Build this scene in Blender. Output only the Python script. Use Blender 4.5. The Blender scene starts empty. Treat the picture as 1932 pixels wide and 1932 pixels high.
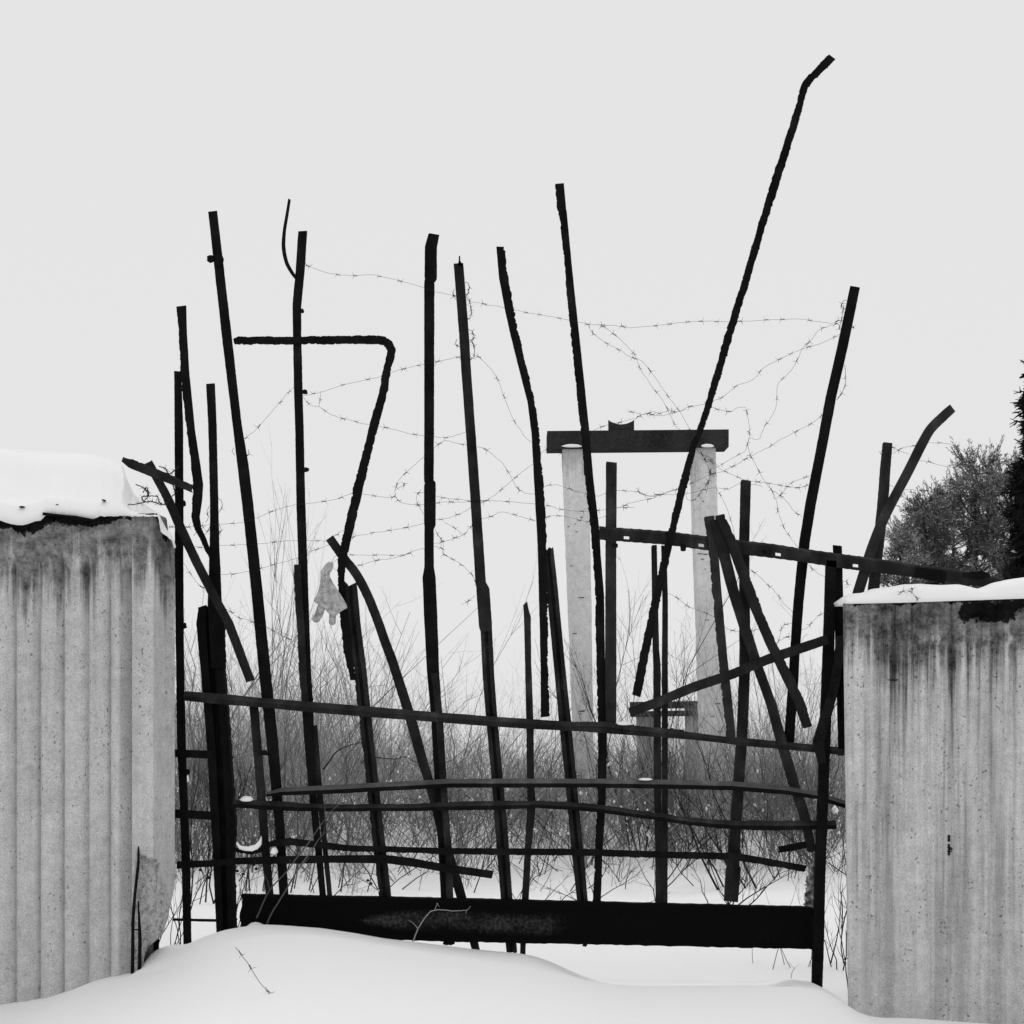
import bpy, math, random
import numpy as np
random.seed(7); rng = np.random.default_rng(7)

# ------------------------------------------------------------------ camera, world, sun, exposure
S = bpy.context.scene
F, CX, HZ, EYE = 2500.0, 966.0, 1280.0, 1.9          # focal length and horizon on a 1932 px wide picture
cam_d = bpy.data.cameras.new('camera'); cam = bpy.data.objects.new('camera', cam_d)
S.collection.objects.link(cam); S.camera = cam
cam.location = (0, 0, EYE); cam.rotation_euler = (math.radians(90), 0, 0)
cam_d.sensor_width = 36; cam_d.lens = 36*F/1932.0
cam_d.shift_y = (HZ-966)/1932.0
cam_d.clip_end = 3000

w = bpy.data.worlds.new('World'); S.world = w; w.use_nodes = True
nt = w.node_tree; nt.nodes.clear()
sky = nt.nodes.new('ShaderNodeTexSky'); sky.sky_type = 'NISHITA'; sky.sun_disc = False
SUN_EL, SUN_AZ = math.radians(66), math.radians(352)
sky.sun_elevation = SUN_EL; sky.sun_rotation = SUN_AZ
bw = nt.nodes.new('ShaderNodeRGBToBW')
mx = nt.nodes.new('ShaderNodeMix'); mx.data_type = 'RGBA'
mx.inputs[0].default_value = 0.96                     # overcast: an even cloud layer over nearly all of the sky
mx.inputs[7].default_value = (7.98, 7.98, 7.98, 1)
bg = nt.nodes.new('ShaderNodeBackground'); bg.inputs[1].default_value = 0.1
wo = nt.nodes.new('ShaderNodeOutputWorld')
nt.links.new(sky.outputs[0], bw.inputs[0]); nt.links.new(bw.outputs[0], mx.inputs[6])
nt.links.new(mx.outputs[2], bg.inputs[0]); nt.links.new(bg.outputs[0], wo.inputs[0])

sd = bpy.data.lights.new('sun', 'SUN'); sd.energy = 0.55; sd.angle = math.radians(50)
so = bpy.data.objects.new('sun', sd); S.collection.objects.link(so); so.location = (-5, -8, 12)
# the brightest part of the cloud is high ahead, beyond the gate
dx, dy, dz = math.sin(SUN_AZ)*math.cos(SUN_EL), math.cos(SUN_AZ)*math.cos(SUN_EL), math.sin(SUN_EL)
from mathutils import Vector
so.rotation_euler = Vector((dx, dy, dz)).to_track_quat('Z', 'Y').to_euler()

S.view_settings.view_transform = 'Standard'; S.view_settings.look = 'None'
S.view_settings.exposure = 0; S.view_settings.gamma = 1; S.view_settings.use_curve_mapping = False
S.render.engine = 'CYCLES'
S.cycles.max_bounces = 8; S.cycles.diffuse_bounces = 6

# ------------------------------------------------------------------ helpers
def P(x, y, Y):                                       # picture point at distance Y -> place
    return np.array([(x-CX)/F*Y, Y, EYE-(y-HZ)/F*Y])

def new_obj(name, verts, faces, mat, parent=None, origin=(0, 0, 0), smooth=False, mats=None, midx=None, attrs=None):
    me = bpy.data.meshes.new(name)
    v = np.asarray(verts, dtype=np.float32).reshape(-1, 3)-np.asarray(origin, dtype=np.float32)
    if isinstance(faces, np.ndarray):
        nf, k = faces.shape
        me.vertices.add(len(v)); me.vertices.foreach_set('co', v.ravel())
        me.loops.add(nf*k); me.loops.foreach_set('vertex_index', faces.ravel().astype(np.int32))
        me.polygons.add(nf)
        me.polygons.foreach_set('loop_start', np.arange(0, nf*k, k, dtype=np.int32))
        me.polygons.foreach_set('loop_total', np.full(nf, k, dtype=np.int32))
        me.update(calc_edges=True)
    else:
        me.from_pydata(v.tolist(), [], faces)
    me.validate()
    for m in (mats or [mat]): me.materials.append(m)
    if midx is not None: me.polygons.foreach_set('material_index', np.asarray(midx, dtype=np.int32))
    if smooth: me.polygons.foreach_set('use_smooth', np.ones(len(me.polygons), dtype=bool))
    if attrs:
        for an, av in attrs.items():
            a = me.attributes.new(an, 'FLOAT', 'POINT'); a.data.foreach_set('value', np.asarray(av, dtype=np.float32))
    me.update()
    o = bpy.data.objects.new(name, me); S.collection.objects.link(o)
    if parent is not None: o.parent = parent
    else: o.location = tuple(float(c) for c in origin)
    return o

def tag(o, label=None, cat=None, group=None, kind=None):
    if label: o['label'] = label
    if cat: o['category'] = cat
    if group: o['group'] = group
    if kind: o['kind'] = kind
    return o

def thing(name, label, cat, loc, group=None):
    o = bpy.data.objects.new(name, None); S.collection.objects.link(o)
    o.location = tuple(float(c) for c in loc); o.empty_display_size = .1
    return tag(o, label, cat, group)

def merge(parts):
    V, Fc, n = [], [], 0
    for v, f in parts:
        V.append(np.asarray(v).reshape(-1, 3)); Fc += [tuple(i+n for i in q) for q in f]; n += len(V[-1])
    return np.concatenate(V), Fc

def box(a, b):
    x0, y0, z0 = a; x1, y1, z1 = b
    v = [(x0,y0,z0),(x1,y0,z0),(x1,y1,z0),(x0,y1,z0),(x0,y0,z1),(x1,y0,z1),(x1,y1,z1),(x0,y1,z1)]
    return v, [(0,3,2,1),(4,5,6,7),(0,1,5,4),(1,2,6,5),(2,3,7,6),(3,0,4,7)]

def tubes(Pt, R, k=3):
    """Pt (n,m,3), R (n,m): n tubes of m rings; returns verts, quads."""
    n, m, _ = Pt.shape
    T = np.gradient(Pt, axis=1); T /= np.linalg.norm(T, axis=2, keepdims=True)+1e-9
    ref = np.zeros_like(T); ref[..., 1] = 1.0
    ref[np.abs(T[..., 1]) > .9] = (1, 0, 0)
    A = np.cross(T, ref); A /= np.linalg.norm(A, axis=2, keepdims=True)+1e-9
    B = np.cross(T, A)
    ang = np.arange(k)*2*np.pi/k
    V = Pt[:, :, None, :]+R[:, :, None, None]*(np.cos(ang)[None, None, :, None]*A[:, :, None, :]+np.sin(ang)[None, None, :, None]*B[:, :, None, :])
    idx = np.arange(n*m*k).reshape(n, m, k)
    a = idx[:, :-1, :]; b = idx[:, 1:, :]
    Q = np.stack([a, np.roll(a, -1, axis=2), np.roll(b, -1, axis=2), b], axis=-1).reshape(-1, 4)
    return V.reshape(-1, 3), Q

def join_np(lst):
    V = np.concatenate([v for v, q in lst]); o = 0; Q = []
    for v, q in lst: Q.append(q+o); o += len(v)
    return V, np.concatenate(Q)

def catmull(p, sub=5):
    p = np.asarray(p, float)
    if len(p) < 3: 
        t = np.linspace(0, 1, sub+1)[:, None]; return p[0]*(1-t)+p[-1]*t
    q = np.vstack([2*p[0]-p[1], p, 2*p[-1]-p[-2]]); out = []
    for i in range(1, len(q)-2):
        for s in range(sub):
            t = s/sub
            out.append(.5*((2*q[i])+(-q[i-1]+q[i+1])*t+(2*q[i-1]-5*q[i]+4*q[i+1]-q[i+2])*t*t+(-q[i-1]+3*q[i]-3*q[i+1]+q[i+2])*t**3))
    out.append(p[-1]); return np.array(out)

def vnoise(n, step, amp, rough=.5):
    """1D value noise with some sharp steps, n samples."""
    def one(st):
        k = max(3, int(n/st)+3); c = rng.uniform(-1, 1, k)
        x = np.linspace(0, k-1.01, n); i = x.astype(int); f = x-i
        f = smooth(f); return c[i]*(1-f)+c[i+1]*f
    if amp < .75: return amp*(.35*one(9)+.4*rng.uniform(-1, 1, n)*(rng.uniform(0, 1, n) < .5)+.25*one(2))
    o = .8*one(4)+.5*one(1.6)+.35*rng.uniform(-1, 1, n)
    o = o-np.where(rng.uniform(0, 1, n) < .05, rng.uniform(.8, 1.8, n), 0)*np.sign(rng.uniform(-1, 1))
    return amp*o

def smooth(x): x = np.clip(x, 0, 1); return x*x*(3-2*x)

# ------------------------------------------------------------------ materials (all grey: the photograph is black and white)
def mat(name, base, rough=.9, spec=.05):
    m = bpy.data.materials.new(name); m.use_nodes = True
    b = m.node_tree.nodes['Principled BSDF']
    b.inputs['Base Color'].default_value = (base, base, base, 1)
    b.inputs['Roughness'].default_value = rough
    b.inputs['Specular IOR Level'].default_value = spec
    return m, m.node_tree, b

def N(t, typ, **kw):
    n = t.nodes.new(typ)
    for k, v in kw.items(): setattr(n, k, v)
    return n

def ramp(t, src, stops):
    r = N(t, 'ShaderNodeValToRGB'); t.links.new(src, r.inputs[0])
    e = r.color_ramp.elements
    while len(e) < len(stops): e.new(.5)
    for el, (p, c) in zip(e, stops): el.position = p; el.color = (c, c, c, 1)
    return r.outputs[0]

def noise(t, scale, detail=4, sc=None, rough=.55, coord='Object'):
    tc = N(t, 'ShaderNodeTexCoord'); src = tc.outputs[coord]
    if sc:
        mp = N(t, 'ShaderNodeMapping'); mp.inputs['Scale'].default_value = sc
        t.links.new(src, mp.inputs[0]); src = mp.outputs[0]
    n = N(t, 'ShaderNodeTexNoise'); n.inputs['Scale'].default_value = scale
    n.inputs['Detail'].default_value = detail; n.inputs['Roughness'].default_value = rough
    t.links.new(src, n.inputs['Vector']); return n.outputs[0]

def math_(t, op, a, b=None, clamp=False):
    n = N(t, 'ShaderNodeMath', operation=op); n.use_clamp = clamp
    for i, s in enumerate((a, b)):
        if s is None: continue
        if isinstance(s, (int, float)): n.inputs[i].default_value = s
        else: t.links.new(s, n.inputs[i])
    return n.outputs[0]

def bump(t, b, h, strength, dist):
    n = N(t, 'ShaderNodeBump'); n.inputs['Strength'].default_value = strength; n.inputs['Distance'].default_value = dist
    t.links.new(h, n.inputs['Height']); t.links.new(n.outputs[0], b.inputs['Normal'])

def iron(name, lo, hi, mid=.5):
    m, t, b = mat(name, lo, .95, .03)
    a = noise(t, 9, 6, (1, 1, .6)); c = noise(t, 170, 2)
    s = math_(t, 'ADD', math_(t, 'MULTIPLY', a, .65), math_(t, 'MULTIPLY', c, .35))
    t.links.new(ramp(t, s, [(mid-.14, lo), (mid+.05, (lo+hi)/2.6), (mid+.2, hi)]), b.inputs['Base Color'])
    bump(t, b, c, .4, .003)
    return m
M_BLACK = iron('charred_iron', .005, .020)
M_IRON = iron('rusted_iron', .009, .052)
M_RUST = iron('flaking_rust', .014, .075)
M_SKYLIT = iron('skylit_rail_top', .06, .19)  # paler rust with sky light painted in, for a slanted rail top
m, t, b = mat('beam_rust', .01, .95, .03)               # channel web: dark paint with a paler rust patch low on it
a = noise(t, 2.2, 5, (1, 1, 2.5)); c = noise(t, 55, 5, (1, 1, .9)); d = N(t, 'ShaderNodeAttribute'); d.attribute_name = 'patch'
s = math_(t, 'ADD', math_(t, 'ADD', math_(t, 'SUBTRACT', d.outputs['Fac'], .45), math_(t, 'MULTIPLY', math_(t, 'SUBTRACT', a, .5), 2.6)), math_(t, 'MULTIPLY', math_(t, 'SUBTRACT', c, .5), 1.6))
t.links.new(ramp(t, s, [(.15, .0045), (.5, .010), (.85, .032), (1, .05)]), b.inputs['Base Color']); bump(t, b, c, .5, .004); M_BEAM = m
M_WIRE, t, b = mat('barbed_wire_steel', .02, .8, .1)
m, t, b = mat('grey_twig_bark', .07, 1, .03)
a = noise(t, 1.4, 4); t.links.new(ramp(t, a, [(.3, .035), (.5, .085), (.66, .22)]), b.inputs['Base Color']); M_TWIG = m
m, t, b = mat('far_twig_bark', .05, 1, .02)
a = noise(t, 1.1, 5); t.links.new(ramp(t, a, [(.3, .09), (.5, .21), (.68, .46)]), b.inputs['Base Color']); M_THICK = m
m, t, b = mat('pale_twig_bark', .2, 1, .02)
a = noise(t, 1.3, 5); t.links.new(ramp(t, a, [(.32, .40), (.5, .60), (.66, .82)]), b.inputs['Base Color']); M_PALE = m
M_DTWIG, t, b = mat('dark_branch_bark', .025, 1, .03)
M_LTWIG, t, b = mat('bleached_twig', .30, 1, .05)
M_NEED, t, b = mat('frosted_pine_needles', .05, 1, .03)
a = noise(t, .9, 4); t.links.new(ramp(t, a, [(.35, .07), (.5, .14), (.65, .25)]), b.inputs['Base Color'])
M_SPRUCE, t, b = mat('spruce_needles', .018, 1, .03)
M_FROSTN, t, b = mat('rimed_needles', .42, 1, .03)
M_BARK, t, b = mat('tree_bark', .06, 1, .03)

m, t, b = mat('snow', .95, .8, .05)
sf = N(t, 'ShaderNodeAttribute'); sf.attribute_name = 'far_dim'          # far snow painted darker to blend into the sky, in place of haze
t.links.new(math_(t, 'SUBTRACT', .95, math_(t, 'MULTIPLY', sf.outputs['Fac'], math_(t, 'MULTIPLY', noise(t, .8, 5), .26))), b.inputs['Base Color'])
b.inputs['Subsurface Weight'].default_value = 0
a = noise(t, 3.5, 6); c = noise(t, 90, 3)
bump(t, b, math_(t, 'ADD', math_(t, 'MULTIPLY', a, 1.0), math_(t, 'MULTIPLY', c, .12)), .4, .02); M_SNOW = m

def concrete(name, base, streak_amt, top_dark, zscale=.35, band_h=.3):
    m, t, b = mat(name, base, .95, .06)
    big = noise(t, 2.2, 6); grain = noise(t, 130, 3); med = noise(t, 14, 6, rough=.65)
    st = noise(t, 9, 6, (1, 1, .05), .6); st2 = noise(t, 34, 4, (1, 1, .03), .6)
    at = N(t, 'ShaderNodeAttribute'); at.attribute_name = 'dtop'; dt = at.outputs['Fac']     # metres below the broken top edge
    sn = N(t, 'ShaderNodeAttribute'); sn.attribute_name = 'stain'; sn = sn.outputs['Fac']
    col = math_(t, 'ADD', base*.66, math_(t, 'MULTIPLY', big, base*.30))
    col = math_(t, 'ADD', col, math_(t, 'MULTIPLY', math_(t, 'SUBTRACT', grain, .5), base*.9))
    col = math_(t, 'ADD', col, math_(t, 'MULTIPLY', math_(t, 'SUBTRACT', med, .5), base*.60))
    ss = math_(t, 'ADD', math_(t, 'MULTIPLY', st, .62), math_(t, 'MULTIPLY', st2, .38))
    sm = ramp(t, ss, [(.40, 0), (.50, .35), (.60, 1)])                                       # run-off streaks
    fall = math_(t, 'SUBTRACT', 1.0, math_(t, 'MULTIPLY', dt, zscale), True)
    fall = math_(t, 'ADD', math_(t, 'MULTIPLY', fall, .8), .2)
    col = math_(t, 'MULTIPLY', col, math_(t, 'SUBTRACT', 1.0, math_(t, 'MULTIPLY', math_(t, 'MULTIPLY', sm, fall), streak_amt)))
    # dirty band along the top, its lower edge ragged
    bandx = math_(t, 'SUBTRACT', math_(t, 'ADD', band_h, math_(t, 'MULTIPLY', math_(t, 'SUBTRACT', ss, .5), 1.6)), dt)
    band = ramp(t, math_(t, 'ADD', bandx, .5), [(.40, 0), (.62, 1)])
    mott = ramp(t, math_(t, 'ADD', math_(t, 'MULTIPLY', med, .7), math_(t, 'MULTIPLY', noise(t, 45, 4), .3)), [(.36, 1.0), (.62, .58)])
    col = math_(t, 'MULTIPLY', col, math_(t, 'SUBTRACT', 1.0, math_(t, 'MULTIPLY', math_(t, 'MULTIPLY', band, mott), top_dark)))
    # air-bubble pits
    tc = N(t, 'ShaderNodeTexCoord'); vo = N(t, 'ShaderNodeTexVoronoi'); vo.inputs['Scale'].default_value = 42
    t.links.new(tc.outputs['Object'], vo.inputs['Vector'])
    pm = math_(t, 'MULTIPLY', ramp(t, noise(t, 62, 2, (1, 1, .8), .4), [(.655, 0), (.70, 1)]), ramp(t, noise(t, 5, 4, (3.2, 1, .35)), [(.46, 0), (.56, 1)]))
    fl = math_(t, 'MULTIPLY', ramp(t, noise(t, 150, 2), [(.64, 0), (.72, 1)]), .5); pm = math_(t, 'MAXIMUM', pm, fl)
    col = math_(t, 'MULTIPLY', col, math_(t, 'SUBTRACT', 1.0, math_(t, 'MULTIPLY', pm, .6)))
    # soot-black crust
    blk = ramp(t, math_(t, 'ADD', sn, math_(t, 'MULTIPLY', math_(t, 'SUBTRACT', med, .5), 2.0)), [(.45, 0), (.56, 1)])
    col = math_(t, 'MULTIPLY', col, math_(t, 'SUBTRACT', 1.0, math_(t, 'MULTIPLY', blk, .96)))
    cc = N(t, 'ShaderNodeCombineColor')
    for i in range(3): t.links.new(col, cc.inputs[i])
    t.links.new(cc.outputs[0], b.inputs['Base Color'])
    h = math_(t, 'SUBTRACT', math_(t, 'ADD', math_(t, 'MULTIPLY', grain, .35), med), math_(t, 'MULTIPLY', pm, 1.5))
    bump(t, b, h, .45, .006)
    return m
M_CONC_L = concrete('ribbed_concrete', .68, .20, .86, .3, .40)
M_CONC_R = concrete('streaked_concrete', .72, .80, .90, .36, .40)
M_CONC_P = concrete('pillar_concrete', .86, .14, .3, .5)
M_CONC_F = concrete('far_pillar_concrete', .34, .2, .3, .5)
m, t, b = mat('broken_aggregate', .34, 1, .05)
tc = N(t, 'ShaderNodeTexCoord'); vo = N(t, 'ShaderNodeTexVoronoi', feature='DISTANCE_TO_EDGE'); vo.inputs['Scale'].default_value = 58
t.links.new(tc.outputs['Object'], vo.inputs['Vector'])
a = noise(t, 40, 5); s = math_(t, 'MULTIPLY', a, ramp(t, vo.outputs['Distance'], [(.0, .80), (.10, 1.0)]))
t.links.new(ramp(t, s, [(.25, .20), (.38, .42), (.55, .60)]), b.inputs['Base Color']); bump(t, b, s, 1, .02); M_AGG = m
m, t, b = mat('dark_lintel_steel', .02, .9, .04)
a = noise(t, 45, 5); c = noise(t, 3, 4, (1, 1, .4))
t.links.new(ramp(t, math_(t, 'ADD', math_(t, 'MULTIPLY', a, .5), math_(t, 'MULTIPLY', c, .5)), [(.35, .012), (.6, .04)]), b.inputs['Base Color']); M_LINTEL = m
m, t, b = mat('knitted_wool', .30, 1, .03)
a = noise(t, 220, 3, (1, 1, 2.2)); c = noise(t, 30, 4)
s = math_(t, 'ADD', math_(t, 'MULTIPLY', a, .55), math_(t, 'MULTIPLY', c, .45))
t.links.new(ramp(t, s, [(.36, .16), (.5, .48), (.64, .78)]), b.inputs['Base Color']); bump(t, b, a, .9, .006); M_WOOL = m
M_MARK, t, b = mat('black_mark', .02, 1, .03)
M_BIRCH, t, b = mat('lichened_stump', .25, 1, .03)
a = noise(t, 22, 5); t.links.new(ramp(t, a, [(.38, .03), (.52, .2), (.62, .6)]), b.inputs['Base Color'])

# ------------------------------------------------------------------ the snowy ground
crest = np.array([(-900,1935),(-300,1925),(0,1903),(65,1893),(110,1880),(165,1858),(200,1850),(240,1843),(262,1838),(272,1826),(284,1797),(310,1787),(345,1786),
  (380,1770),(420,1757),(480,1747),(520,1748),(600,1754),(660,1763),(720,1774),(800,1784),(900,1797),(1000,1806),(1060,1816),(1105,1838),(1140,1857),(1250,1858),(1400,1856),
  (1500,1857),(1545,1863),(1580,1882),(1604,1902),(1640,1920),(1720,1921),(1800,1927),(1932,1936),(2600,1950)], float)
YC = 7.62
def smooth(x): x = np.clip(x, 0, 1); return x*x*(3-2*x)
def fbm2(X, Y, s, seed, octv=4):
    r = np.random.default_rng(seed); out = 0
    for o in range(octv):
        for _ in range(3):
            a = r.uniform(0, 2*np.pi); p = r.uniform(0, 6.28); f = s*(1.9**o)*r.uniform(.7, 1.3)
            out = out+np.sin((X*np.cos(a)+Y*np.sin(a))*f+p)/(1.9**o)/3
    return out
crest2 = np.array([(-900,1935),(-300,1925),(0,1903),(65,1893),(110,1880),(165,1858),(200,1850),(240,1843),(262,1838),(300,1832),(345,1815),
  (400,1790),(450,1772),(500,1763),(560,1762),(620,1766),(700,1779),(800,1795),(900,1809),(1000,1822),(1060,1836),(1105,1850),(1140,1858),(1250,1862),(1400,1860),
  (1500,1861),(1545,1868),(1580,1885),(1604,1903),(1640,1920),(1720,1921),(1800,1927),(1932,1936),(2600,1950)], float)
gx = np.arange(-900, 2600, 5.0)
def gsm(c, sg):
    y = np.interp(gx, c[:, 0], c[:, 1]); k = np.exp(-.5*(np.arange(-60, 61)*5/sg)**2); k /= k.sum()
    return np.convolve(np.pad(y, 60, mode='edge'), k, 'valid')
C1, C2, C3 = gsm(crest, 5), gsm(crest2, 6), gsm(crest2, 90)
wr = smooth((gx-850)/100)*(1-smooth((gx-1450)/60))
C1 = C1*(1-wr)+(gsm(crest, 34)+14*smooth((gx-980)/120))*wr; C2 = C2*(1-wr)+gsm(crest2, 40)*wr
def ground_z(X, Y):
    X = np.asarray(X, float); Y = np.asarray(Y, float)
    def hz(c, Yc, drop=0): return EYE-(np.interp(X/Yc*F+CX, gx, c)+drop-HZ)/F*Yc
    z1 = hz(C1, 7.75); z2 = hz(C2, 7.42); z3 = hz(C3, 6.6, 60)*.92
    lf = smooth((262-(X/7.5*F+CX))/30)                   # in front of the left wall the drift line lies against the wall face
    z1 = z1*(1-lf)+(z2-.02)*lf
    far = -.1+.05*fbm2(X, Y, .5, 3)+.015*fbm2(X, Y, 2.3, 4)
    far = far+.10*np.exp(-((X-.4)/1.1)**2-((Y-11.2)/.8)**2)+.12*np.exp(-((X+2.3)/1.6)**2-((Y-10.6)/1.2)**2)+.08*np.exp(-((X-2.2)/.8)**2-((Y-11.5)/.6)**2)
    w1 = np.clip((Y-7.42)/.33, 0, 1); w0 = np.clip((7.42-Y)/1.1, 0, 1); w0 = 1-(1-w0)**1.6; wb = smooth((Y-7.75)/1.3)
    bump_ = .008*fbm2(X, Y, 1.9, 9)*np.clip((7.3-Y), 0, 1)
    z = np.where(Y < 7.42, z2*(1-w0)+z3*w0, z2*(1-w1)+z1*w1)+bump_
    return np.where(Y < 7.75, z, z1*(1-wb)+far*wb)
def ground_hit(x, y):
    Yv = np.linspace(4, 12, 1601); zr = EYE-(y-HZ)/F*Yv; g = ground_z((x-CX)/F*Yv, Yv); return Yv[np.argmax(zr < g)]
ys = np.concatenate([np.linspace(.3, 5, 24), np.linspace(5.08, 7.3, 40), np.linspace(7.33, 9.0, 75), np.linspace(9.1, 16, 60), np.geomspace(16.5, 1500, 45)])
xs = np.concatenate([-np.geomspace(900, 5.2, 26), np.linspace(-5, 5, 361), np.geomspace(5.2, 900, 26)])
GX, GY = np.meshgrid(xs, ys); GZ = ground_z(GX, GY)
V = np.stack([GX, GY, GZ], -1).reshape(-1, 3); ni, nj = len(ys), len(xs)
ii = np.arange(ni*nj).reshape(ni, nj)
Q = np.stack([ii[:-1, :-1], ii[:-1, 1:], ii[1:, 1:], ii[1:, :-1]], -1).reshape(-1, 4)
tag(new_obj('snow_ground', V, Q, M_SNOW, smooth=True, attrs={'far_dim': smooth((V[:, 1]-20)/14)}), 'snow covered ground drifted up against the gate', kind='structure')

# ------------------------------------------------------------------ bars
def bar(pts, Y=8.0, prof='L', jag=(.5, .5), step=2.6, d=.035, t=.007, perp=False, ends=(1.5, 1.5), m=M_IRON, m2=None, name='bar', parent=None, origin=None, curve=False):
    pts = catmull(pts, 5) if curve else np.asarray(pts, float)
    seg = np.hypot(*np.diff(pts[:, :2], axis=0).T); L = np.concatenate([[0], np.cumsum(seg)])
    n = max(3, int(L[-1]/step)+1); s = np.linspace(0, L[-1], n)
    s = np.unique(np.concatenate([s, L])); n = len(s)
    x = np.interp(s, L, pts[:, 0]); y = np.interp(s, L, pts[:, 1]); wd = np.interp(s, L, pts[:, 2])
    Yv = np.full(n, float(Y)) if np.isscalar(Y) else np.interp(s/L[-1], np.linspace(0, 1, len(Y)), Y)
    tx, ty = np.gradient(x, s), np.gradient(y, s)
    # smooth the tangent a little so bends stay clean
    for _ in range(2):
        tx[1:-1] = (tx[:-2]+2*tx[1:-1]+tx[2:])/4; ty[1:-1] = (ty[:-2]+2*ty[1:-1]+ty[2:])/4
    ln = np.hypot(tx, ty); tx /= ln; ty /= ln
    if not perp: wd = wd*np.maximum(np.abs(tx), np.abs(ty))
    C = np.stack([(x-CX)/F*Yv, Yv, EYE-(y-HZ)/F*Yv], -1)
    T = np.stack([tx, np.zeros(n), -ty], -1)
    Nn = np.stack([-T[:, 2], np.zeros(n), T[:, 0]], -1)          # across the bar; +u is right of a bar running down
    pxm = Yv/F
    hw = wd*pxm/2
    nl = vnoise(n, 2.2, jag[0], .7)*pxm; nr = vnoise(n, 2.2, jag[1], .7)*pxm
    lo, hi = -hw+nl, hw+nr
    W = hi-lo; tt = np.minimum(t, W*.3)
    z0 = np.zeros(n)
    if prof == 'L': ring = [(lo, z0), (hi, z0), (hi, z0+t), (lo+tt, z0+t), (lo+tt, z0+d), (lo, z0+d)]
    elif prof == 'J': ring = [(lo, z0), (hi, z0), (hi, z0+d), (hi-tt, z0+d), (hi-tt, z0+t), (lo, z0+t)]
    elif prof == 'U': ring = [(lo, z0), (lo+tt, z0), (lo+tt, z0+d-t), (hi-tt, z0+d-t), (hi-tt, z0), (hi, z0), (hi, z0+d), (lo, z0+d)]
    elif prof == 'V':                                            # channel with narrow lips, slot open to the front
        q = W*.36; ring = [(lo, z0), (lo+q, z0), (lo+q, z0+d*.7), (hi-q, z0+d*.7), (hi-q, z0), (hi, z0), (hi, z0+d), (lo, z0+d)]
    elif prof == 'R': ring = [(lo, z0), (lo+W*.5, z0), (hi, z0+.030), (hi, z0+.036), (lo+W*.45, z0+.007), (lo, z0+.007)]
    elif prof == 'F': ring = [(lo, z0), (hi, z0), (hi, z0+t), (lo, z0+t)]
    elif prof == 'O': ring = [(lo+W*.15, z0), (hi-W*.15, z0), (hi, z0+W*.3), (hi, z0+W*.7), (hi-W*.15, z0+W), (lo+W*.15, z0+W), (lo, z0+W*.7), (lo, z0+W*.3)]
    k = len(ring)
    V = np.zeros((n, k, 3))
    for j, (u, v) in enumerate(ring):
        V[:, j] = C+Nn*u[:, None]; V[:, j, 1] += v
    # torn ends
    for e, r, sg in ((0, ends[0], -1), (-1, ends[1], 1)):
        V[e] += T[e]*(rng.uniform(-1, 1, k)*r*pxm[e])[:, None]
        V[e, :2] += T[e]*sg*rng.uniform(-.6, 1.2, 2)[:, None]*r*pxm[e]
    idx = np.arange(n*k).reshape(n, k)
    faces, mi = [], []
    for i in range(n-1):
        for j in range(k):
            a, b_ = idx[i, j], idx[i, (j+1) % k]; c, e = idx[i+1, (j+1) % k], idx[i+1, j]
            faces.append((int(a), int(b_), int(c), int(e))); mi.append(1 if (prof == 'R' and j == 1) else 0)  # slanted upper face takes the paler material, standing in for sky light
    faces.append(tuple(int(q) for q in idx[0][::-1])); faces.append(tuple(int(q) for q in idx[-1])); mi += [0, 0]
    V = V.reshape(-1, 3)
    if origin is None: origin = tuple(parent.location) if parent is not None else (C[-1] if C[-1][2] < C[0][2] else C[0])
    return new_obj(name, V, faces, m, parent, origin, mats=[m, m2] if m2 else [m], midx=mi)

def plate(x0, y0, x1, y1, Y, d=.012, name='lug', parent=None, m=M_BLACK, n=10, j=1.2):
    """small torn lug: ragged outline extruded"""
    cx, cy = (x0+x1)/2, (y0+y1)/2; out = []
    for i in range(n):
        a = 2*np.pi*i/n; r = 1/max(abs(np.cos(a)), abs(np.sin(a)))**.6
        out.append(P(cx+(x1-x0)/2*np.cos(a)*r+rng.uniform(-j, j), cy+(y1-y0)/2*np.sin(a)*r+rng.uniform(-j, j), Y))
    f = np.array(out); bk = f+np.array([0, d, 0]); V = np.vstack([f, bk])
    faces = [tuple(range(n)), tuple(range(2*n-1, n-1, -1))]+[(i, i+n, (i+1) % n+n, (i+1) % n) for i in range(n)]
    return new_obj(name, V, faces, m, parent, tuple(parent.location))

def loose(name, label, cat, pts, **kw):
    o = bar(pts, name=name, **kw); return tag(o, label, cat, 'loose bars leaning on the gate' if cat == 'iron bar' else None)

# --- the gate itself
gate = thing('iron_gate', 'wrecked rusty iron gate of bent upright bars and rails welded to a thick bottom beam', 'gate', P(990, 1790, 8.0))
G = dict(parent=gate)
A_ = [(401,399,17),(410.5,482,17.5),(427.5,632,18.5),(447,800,17),(458,875,21),(467,950,21),(483,1100,21),(501,1283,22.5),(514,1403,22),(527,1553,18),(536,1700,17)]
bar(A_, 8.0, 'L', m=M_BLACK, **G); plate(390,480,404,495,7.99,parent=gate); plate(404,478,421,500,7.985,parent=gate)
B_ = [(571,436,17),(567,502,17),(560,575,16.5),(560.5,632,15.5),(562.5,732,16),(565,815,16),(566,875,16),(567.5,950,17),(571,1050,17),(574,1175,19),(577,1283,21),(580,1328,22),(583.5,1403,18),(588,1478,14),(600.5,1603,13),(610,1700,12)]
bar(B_, 8.01, 'L', m=M_BLACK, **G)
bar([(561,1066,13),(563,1120,14),(567,1175,14),(572,1283,14),(577,1330,12)], 7.995, 'F', jag=(.9,.2), name='splice_plate', **G)
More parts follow.
